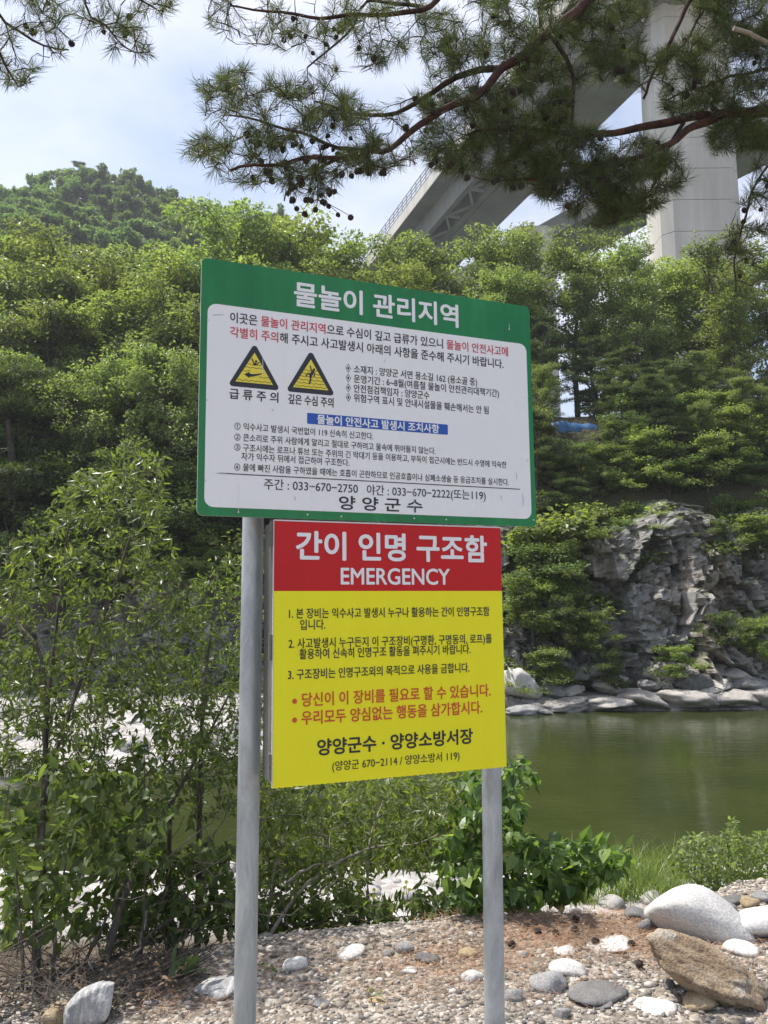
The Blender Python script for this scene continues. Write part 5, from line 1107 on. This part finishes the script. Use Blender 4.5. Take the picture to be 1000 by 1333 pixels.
for k in range(460):
    px, py = dr_.uniform(-20, 240), 0; py = dr_.uniform(1225, 1330 - max(0, px - 110) * 0.35); g = G(px, py + 10); a = dr_.uniform(0, 3.14); ln = dr_.uniform(0.05, 0.28); up_ = dr_.uniform(0.0, 0.22) * max(0.1, 1 - px / 150)
    d_ = np.array([math.cos(a), math.sin(a) * 0.6, dr_.uniform(-.1, .6)]) * ln; p0 = g + [0, 0, up_ * 0.6 + 0.008]
    hp.tube(np.array([p0 - c0, p0 + d_ * 0.5 + dr_.normal(0, .012, 3) - c0, p0 + d_ - c0]), [0.0028, 0.002, 0.001], 4, cap=False)
lx = np.array([G(dr_.uniform(-20, 240), dr_.uniform(1235, 1310)) for _ in range(500)])
leaves(hp, lx - c0 + np.stack([dr_.normal(0, .05, 500), dr_.normal(0, .05, 500), dr_.uniform(0.006, 0.10, 500)], -1), dr_.normal(0, 1, (500, 3)) * [1, 1, .4], dr_.normal(0, .5, (500, 3)) + [0, 0, 1], dr_.uniform(0.02, 0.04, 500), 0.014, 'lance', 1)
e = hp.build('brush_heap', [M['bark_grey'], plain_mat('dry_leaf', (0.17, 0.11, 0.065), 0.8, nscale=9, namp=0.5)]); e.location = c0; tag(e, 'heap of dry brown twigs and leaves at the lower left corner', 'brush heap', kind='stuff')
# river grass on the near beach
gr = MB(); grr = np.random.default_rng(81); gp = []
for q in range(230):
    g = G(grr.uniform(745, 890), grr.uniform(1130, 1178))
    for w in range(9): gp.append(g + [grr.normal(0, .07), grr.normal(0, .07), -0.02])
gp = np.array(gp); n = len(gp); dd = grr.normal(0, .28, (n, 3)) * [1, 1, 0] + [0, 0, 1.0]
L_ = grr.uniform(0.18, 0.5, n); s_ = np.linspace(0, 1, 5); sidev = unit(np.cross(dd, grr.normal(0, 1, (n, 3)))); bend = grr.normal(0, .35, (n, 3)) * [1, 1, 0] - [0, 0, .12]
vv = []
for t_ in s_:
    c_ = gp + dd * (L_ * t_)[:, None] + bend * (L_ * t_ ** 2)[:, None]; w_ = (0.006 * (1 - t_ ** 1.5) + 0.0004); vv += [c_ - sidev * w_, c_ + sidev * w_]
vv = np.stack(vv, 1); f_ = np.array([(2 * k, 2 * k + 1, 2 * k + 3, 2 * k + 2) for k in range(4)])
gr.add(vv.reshape(-1, 3), (f_[None] + (np.arange(n) * 10)[:, None, None]).reshape(-1, 4))
tag(gr.build('river_grass', M['grass']), 'bright green grass on the stony beach below the bank', 'grass', kind='stuff')

# ------------------------------------------------------------------ the red pine overhead
pr = np.random.default_rng(15)
PB = np.array([3.3, 4.6, 0.0]); pine = empty('red_pine', PB); tag(pine, 'old red pine whose reddish boughs, needles and cones hang over the sign', 'tree')
tz = np.linspace(-0.4, 9.0, 16); trunk = np.stack([PB[0] + 0.35 * np.sin(tz * 0.35) - 0.03 * tz, PB[1] + 0.2 * np.sin(tz * 0.3), tz], -1)
MB().tube(trunk - PB, np.linspace(0.24, 0.07, 16), 18).build('trunk', M['bark_red'], pine, True)
def on_trunk(z): return np.array([np.interp(z, tz, trunk[:, k]) for k in range(3)])
def limb(pts, w0, w1, start=None, ws=None):
    p = [P(*q) for q in pts]
    if start is not None: p = [on_trunk(start)] + p
    c = curve(p, 0.05); n = len(c); c[1:-1] += 0.006 * np.stack([np.sin(np.arange(1, n - 1) * 0.9), np.cos(np.arange(1, n - 1) * 0.7), np.sin(np.arange(1, n - 1) * 1.3)], -1)
    return c, np.linspace(w0, w1, n)
LIMBS = [
    limb([(880, -70, 4.0), (775, -8, 3.8), (740, 25, 3.75), (715, 40, 3.7), (690, 65, 3.66), (665, 82, 3.64), (650, 95, 3.62), (632, 112, 3.6), (610, 130, 3.58), (580, 142, 3.56), (555, 157, 3.55), (530, 175, 3.53), (500, 197, 3.5), (480, 197, 3.5), (440, 205, 3.48), (400, 206, 3.46), (370, 212, 3.45), (330, 215, 3.44), (300, 222, 3.43)], 0.060, 0.006, 5.6),
    limb([(655, 90, 3.63), (625, 91, 3.68), (595, 100, 3.72), (565, 122, 3.76), (530, 138, 3.8), (500, 150, 3.82), (460, 148, 3.85), (410, 132, 3.9)], 0.018, 0.005),
    limb([(1120, 150, 4.3), (1000, 146, 4.1), (970, 147, 4.06), (950, 145, 4.04), (925, 150, 4.02), (890, 155, 4.0), (860, 160, 3.98), (830, 167, 3.96), (800, 172, 3.94), (770, 175, 3.92), (725, 172, 3.9), (690, 167, 3.88), (650, 167, 3.85), (610, 175, 3.82)], 0.058, 0.006, 4.0),
    limb([(950, 147, 4.04), (935, 152, 4.0), (905, 165, 3.96), (880, 180, 3.92), (860, 192, 3.9), (830, 205, 3.86), (800, 210, 3.84), (760, 216, 3.8), (735, 215, 3.78), (700, 232, 3.75), (650, 235, 3.72)], 0.024, 0.005),
    limb([(960, -90, 4.2), (905, -15, 4.1), (885, 30, 4.05), (872, 55, 4.0), (860, 75, 3.98), (850, 100, 3.95), (838, 128, 3.92)], 0.034, 0.007, 5.0),
    limb([(905, -15, 4.1), (915, 10, 4.05), (907, 30, 4.0), (895, 48, 3.97), (880, 66, 3.95)], 0.012, 0.005),
    limb([(715, 42, 3.7), (735, 75, 3.78), (747, 100, 3.8), (747, 130, 3.8), (742, 165, 3.78), (735, 200, 3.75), (728, 225, 3.72)], 0.013, 0.004),
    limb([(770, -8, 3.8), (715, -2, 3.85), (705, 14, 3.9), (704, 34, 3.92)], 0.020, 0.010),
    limb([(890, 160, 4.0), (870, 190, 3.95), (858, 225, 3.9), (840, 255, 3.85), (815, 285, 3.8)], 0.012, 0.004),
    limb([(1060, 180, 4.2), (1000, 215, 4.0), (985, 240, 3.95), (970, 280, 3.9), (960, 325, 3.88), (955, 350, 3.87), (958, 380, 3.85)], 0.014, 0.004, 3.6),
    limb([(1000, -180, 4.1), (700, -150, 3.7), (420, -110, 3.4), (180, -90, 3.2), (20, -60, 3.1), (-60, -10, 3.05)], 0.055, 0.015, 6.2),
    limb([(180, -90, 3.2), (110, 3, 3.3), (135, 30, 3.32), (155, 55, 3.34), (175, 68, 3.36)], 0.010, 0.003),
    limb([(20, -60, 3.1), (-5, 10, 3.2), (30, 45, 3.25), (55, 57, 3.3), (90, 65, 3.35)], 0.010, 0.003),
    limb([(-60, -10, 3.05), (-8, 50, 3.1), (10, 90, 3.15), (24, 113, 3.2)], 0.009, 0.003),
    limb([(180, -90, 3.2), (175, -15, 3.3), (195, 8, 3.35), (212, 15, 3.4)], 0.008, 0.003),
    limb([(700, -150, 3.7), (600, -40, 3.65), (555, 10, 3.6), (500, 19, 3.58), (450, 20, 3.56), (400, 22, 3.54), (350, 15, 3.52), (300, 7, 3.5)], 0.024, 0.004),
    limb([(555, 10, 3.6), (480, 3, 3.7), (460, 30, 3.72), (430, 65, 3.75), (400, 88, 3.78)], 0.010, 0.004),
    limb([(480, 197, 3.5), (440, 192, 3.55), (410, 180, 3.6), (380, 170, 3.62), (350, 160, 3.64), (300, 150, 3.66)], 0.011, 0.004),
    limb([(440, 206, 3.48), (405, 225, 3.5), (380, 245, 3.52), (370, 262, 3.53)], 0.009, 0.003),
    limb([(1080, 60, 4.3), (1000, 90, 4.15), (950, 100, 4.1), (900, 118, 4.08), (870, 130, 4.05)], 0.020, 0.005, 4.6),
]
for c, r in LIMBS:
    MB().tube(c - PB, r, 12 if r[0] > 0.02 else 8).build('bough', M['bark_red'] if r[0] > 0.0225 else M['bark_twig'], pine, True)
c, r = limb([(1120, 95, 4.0), (1000, 55, 3.7), (978, 46, 3.66), (955, 37, 3.62)], 0.028, 0.010, 4.4)
MB().tube(c - PB, r, 9).build('dead_stub', M['bark_dead'], pine, False)
POLY = [
    ([(-20, -20), (228, -20), (225, 40), (190, 78), (150, 70), (110, 70), (100, 55), (60, 85), (32, 118), (-10, 110)], 105, 3.05, 3.6),
    ([(262, -20), (560, -20), (540, 60), (480, 105), (420, 92), (380, 70), (300, 55), (268, 28)], 150, 3.4, 3.95),
    ([(250, 98), (330, 90), (420, 105), (500, 140), (560, 185), (545, 215), (480, 225), (420, 262), (360, 255), (300, 240), (240, 205), (232, 195), (270, 175), (265, 140)], 430, 3.3, 4.0),
    ([(540, 20), (700, -20), (745, -20), (745, 100), (690, 120), (620, 105), (560, 110)], 260, 3.5, 4.1),
    ([(540, 120), (640, 110), (740, 120), (745, 165), (860, 180), (860, 240), (800, 290), (720, 258), (650, 238), (560, 222)], 640, 3.5, 4.15),
    ([(745, -20), (850, -20), (840, 60), (850, 110), (745, 105)], 170, 3.7, 4.2),
    ([(850, 70), (1020, -20), (1020, 140), (860, 152)], 340, 3.8, 4.3),
    ([(700, 225), (880, 195), (895, 235), (850, 275), (770, 300), (700, 255)], 230, 3.6, 4.1),
    ([(905, 150), (1020, 150), (1020, 195), (960, 198), (925, 205)], 150, 3.85, 4.3),
    ([(985, 215), (1020, 215), (1020, 370), (965, 375), (942, 330), (950, 285)], 90, 3.7, 4.1),
    ([(870, -20), (1020, -20), (1020, 40), (930, 70)], 160, 3.9, 4.3),
]
T = np.vstack([sample(pl, int(n * (1.4 if 3 <= k <= 7 else 1.0)), a_, b_, pr, 0.7 if 3 <= k <= 7 else 1.5) for k, (pl, n, a_, b_) in enumerate(POLY)])
skel = np.vstack([c for c, r in LIMBS])
paths = grow(skel, T, pr, 0.06, 0.02)
bare = np.vstack([sample(pl, int(n * 1.1), a_, b_, pr) for pl, n, a_, b_ in POLY])
bare_paths = grow(np.vstack([skel] + [p[:-1] for p in paths]), bare, pr, 0.04, -0.05, wiggle=1.2)
tw = MB(); twigs(tw, [p - PB for p in paths], 0.0026, 0.0068, 5); twigs(tw, [p - PB for p in bare_paths], 0.0022, 0.005, 4); tw.build('twigs', M['bark_twig'], pine, True)
nd = MB(); Q, D, Lq = [], [], []
for p in paths:
    ln = np.sum(np.linalg.norm(np.diff(p, axis=0), axis=1)); reach = min(ln, 0.26); k = int(44 * pr.uniform(0.6, 1.25))
    ax = unit(p[-1] - p[-2]) + np.array([0, 0, 0.12]); tt = pr.uniform(0, 1, k) ** 0.8
    q = p[-1] - unit(p[-1] - p[max(-4, -len(p))]) * (reach * tt)[:, None]
    r_ = unit(pr.normal(0, 1, (k, 3))); r_ = unit(r_ - ax * np.sum(r_ * ax, 1, keepdims=True)); th = pr.uniform(0.25, 0.9, k)[:, None] + 0.25 * tt[:, None]
    Q.append(q - PB); D.append(ax * np.cos(th) + r_ * np.sin(th)); Lq.append(pr.uniform(0.05, 0.085, k))
Q, D, Lq = np.vstack(Q), np.vstack(D), np.concatenate(Lq)
leaves(nd, Q, D, unit(pr.normal(0, 1, Q.shape)), Lq, 0.0023, 'rhomb', fold=0, droop=0.06)
nd.build('needles', M['needle'], pine)
# cones
cm = MB(); nz, na = 11, 13; cvs = []
for iz in range(nz):
    t_ = iz / (nz - 1); rr = 0.0165 * math.sin(math.pi * min(1, 0.06 + 0.9 * t_)) ** 0.75 * (1.15 - 0.45 * t_)
    for ia in range(na):
        bmp = 1 + (0.22 if (ia + iz) % 2 else -0.12); a = ia * 2 * math.pi / na + iz * 0.24
        cvs.append((rr * bmp * math.cos(a), rr * bmp * math.sin(a), 0.004 - 0.040 * t_))
fq = [(iz * na + ia, iz * na + (ia + 1) % na, (iz + 1) * na + (ia + 1) % na, (iz + 1) * na + ia) for iz in range(nz - 1) for ia in range(na)]
cm.add(cvs, np.array(fq)); cm.add([cvs[k] for k in range(na)], [list(range(na))[::-1]]); cm.add([cvs[(nz - 1) * na + k] for k in range(na)], [list(range(na))])
cone_me = cm.mesh('cone', M['cone'])
CPOLY = [([(10, 10), (220, 5), (180, 75), (30, 110)], 14), ([(330, -5), (540, -5), (480, 90), (330, 40)], 14), ([(310, 170), (420, 150), (500, 190), (480, 270), (400, 275), (340, 250)], 110), ([(500, 100), (720, 110), (860, 200), (820, 290), (640, 240), (540, 200)], 110), ([(850, 40), (1000, 40), (1000, 130), (860, 140)], 30), ([(600, 20), (840, 20), (840, 110), (620, 90)], 22), ([(945, 215), (1000, 215), (1000, 360), (960, 370)], 12)]
allq = np.vstack(paths); cones = []; hang_mb = MB()
for pl, n in CPOLY:
    for c in sample(pl, n, 3.4, 4.1, pr):
        j = int(np.argmin(np.sum((allq - c) ** 2, 1))); cones.append(allq[j] + [0, 0, -0.006] + pr.normal(0, .006, 3))
for k in range(10): cones.append(P(*[(385, 262), (400, 268), (412, 270), (420, 264), (432, 268), (446, 274), (452, 290), (408, 262), (395, 276), (375, 258), (365, 262)][k % 11], 3.5 + 0.05 * (k // 11)) + pr.normal(0, .015, 3))
hang = np.array(cones[-10:])
for c in hang:
    j = int(np.argmin(np.sum((allq - c) ** 2, 1) + 0.4 * np.maximum(0, c[2] + 0.02 - allq[:, 2]))); a_ = allq[j]
    tw2 = curve([a_, (a_ + c) / 2 + pr.normal(0, .012, 3) + [0, 0, 0.01], c + [0, 0, 0.004]], 0.03); hang_mb.tube(tw2 - PB, np.linspace(0.0022, 0.0013, len(tw2)), 5, cap=False)
hang_mb.build('cone_twigs', M['bark_twig'], pine, True)
cones = np.array(cones); order = np.argsort(cones[:, 1]); crest_ = MB(); cv_ = np.array(cvs)
for r_, k in enumerate(order):
    s_ = pr.uniform(0.6, 0.92); rot = Matrix.Rotation(pr.uniform(-.9, .9), 3, 'X') @ Matrix.Rotation(pr.uniform(-.9, .9), 3, 'Y') @ Matrix.Rotation(pr.uniform(0, 6.28), 3, 'Z')
    if r_ < 100:
        o = bpy.data.objects.new('cone', cone_me); COL.objects.link(o); o.parent = pine; o.location = cones[k] - PB; o.rotation_euler = rot.to_euler(); o.scale = (s_,) * 3
    else:
        vv = cv_ @ np.array(rot).T * s_ + cones[k] - PB; crest_.add(vv, np.array(fq))
o = crest_.build('cones', M['cone'], pine); o['kind'] = 'stuff'
# fallen cones
for k, (px, py, lb) in enumerate(((690, 1210, 'fallen pine cone nearest the right post'), (699, 1217, 'fallen pine cone on the needles a little right of the right post'), (722, 1218, 'fallen cone lying alone on needles before the vine bush'), (747, 1203, 'upper cone of the pair on the needles'), (750, 1214, 'lower cone of the pair on the needles'), (737, 1240, 'cone lying before the small pale stone'), (772, 1232, 'cone against the long flat white stone'), (670, 1234, 'cone in the gravel right beside the right post'), (824, 1236, 'cone at the right end of the long flat white stone'), (832, 1260, 'cone left of the brown boulder'), (947, 1298, 'cone under the right part of the brown boulder'), (985, 1225, 'cone beside the white oval stone'))):
    g = G(px, py); o = bpy.data.objects.new('fallen_cone', cone_me); COL.objects.link(o); o.location = g + [0, 0, 0.016]; o.rotation_euler = (pr.uniform(1.0, 2.0), pr.uniform(-.4, .4), pr.uniform(0, 6.3)); o.scale = (0.9,) * 3
    tag(o, lb, 'pine cone', 'fallen pine cones on the gravel')

# ------------------------------------------------------------------ hazy summer air
hm, hn, hl, hb = new_mat('haze_air'); hn.remove(hb)
pv = hn.new('ShaderNodeVolumePrincipled'); pv.inputs['Color'].default_value = (0.86, 0.92, 1.0, 1); pv.inputs['Density'].default_value = 0.0005; pv.inputs['Anisotropy'].default_value = 0.3
hl.new(pv.outputs['Volume'], hn['Material Output'].inputs['Volume'])
hz = MB().box(-615, 615, -515, 715, -7, 118).build('haze', hm); tag(hz, 'thin bluish summer haze over the valley', 'haze', kind='stuff')
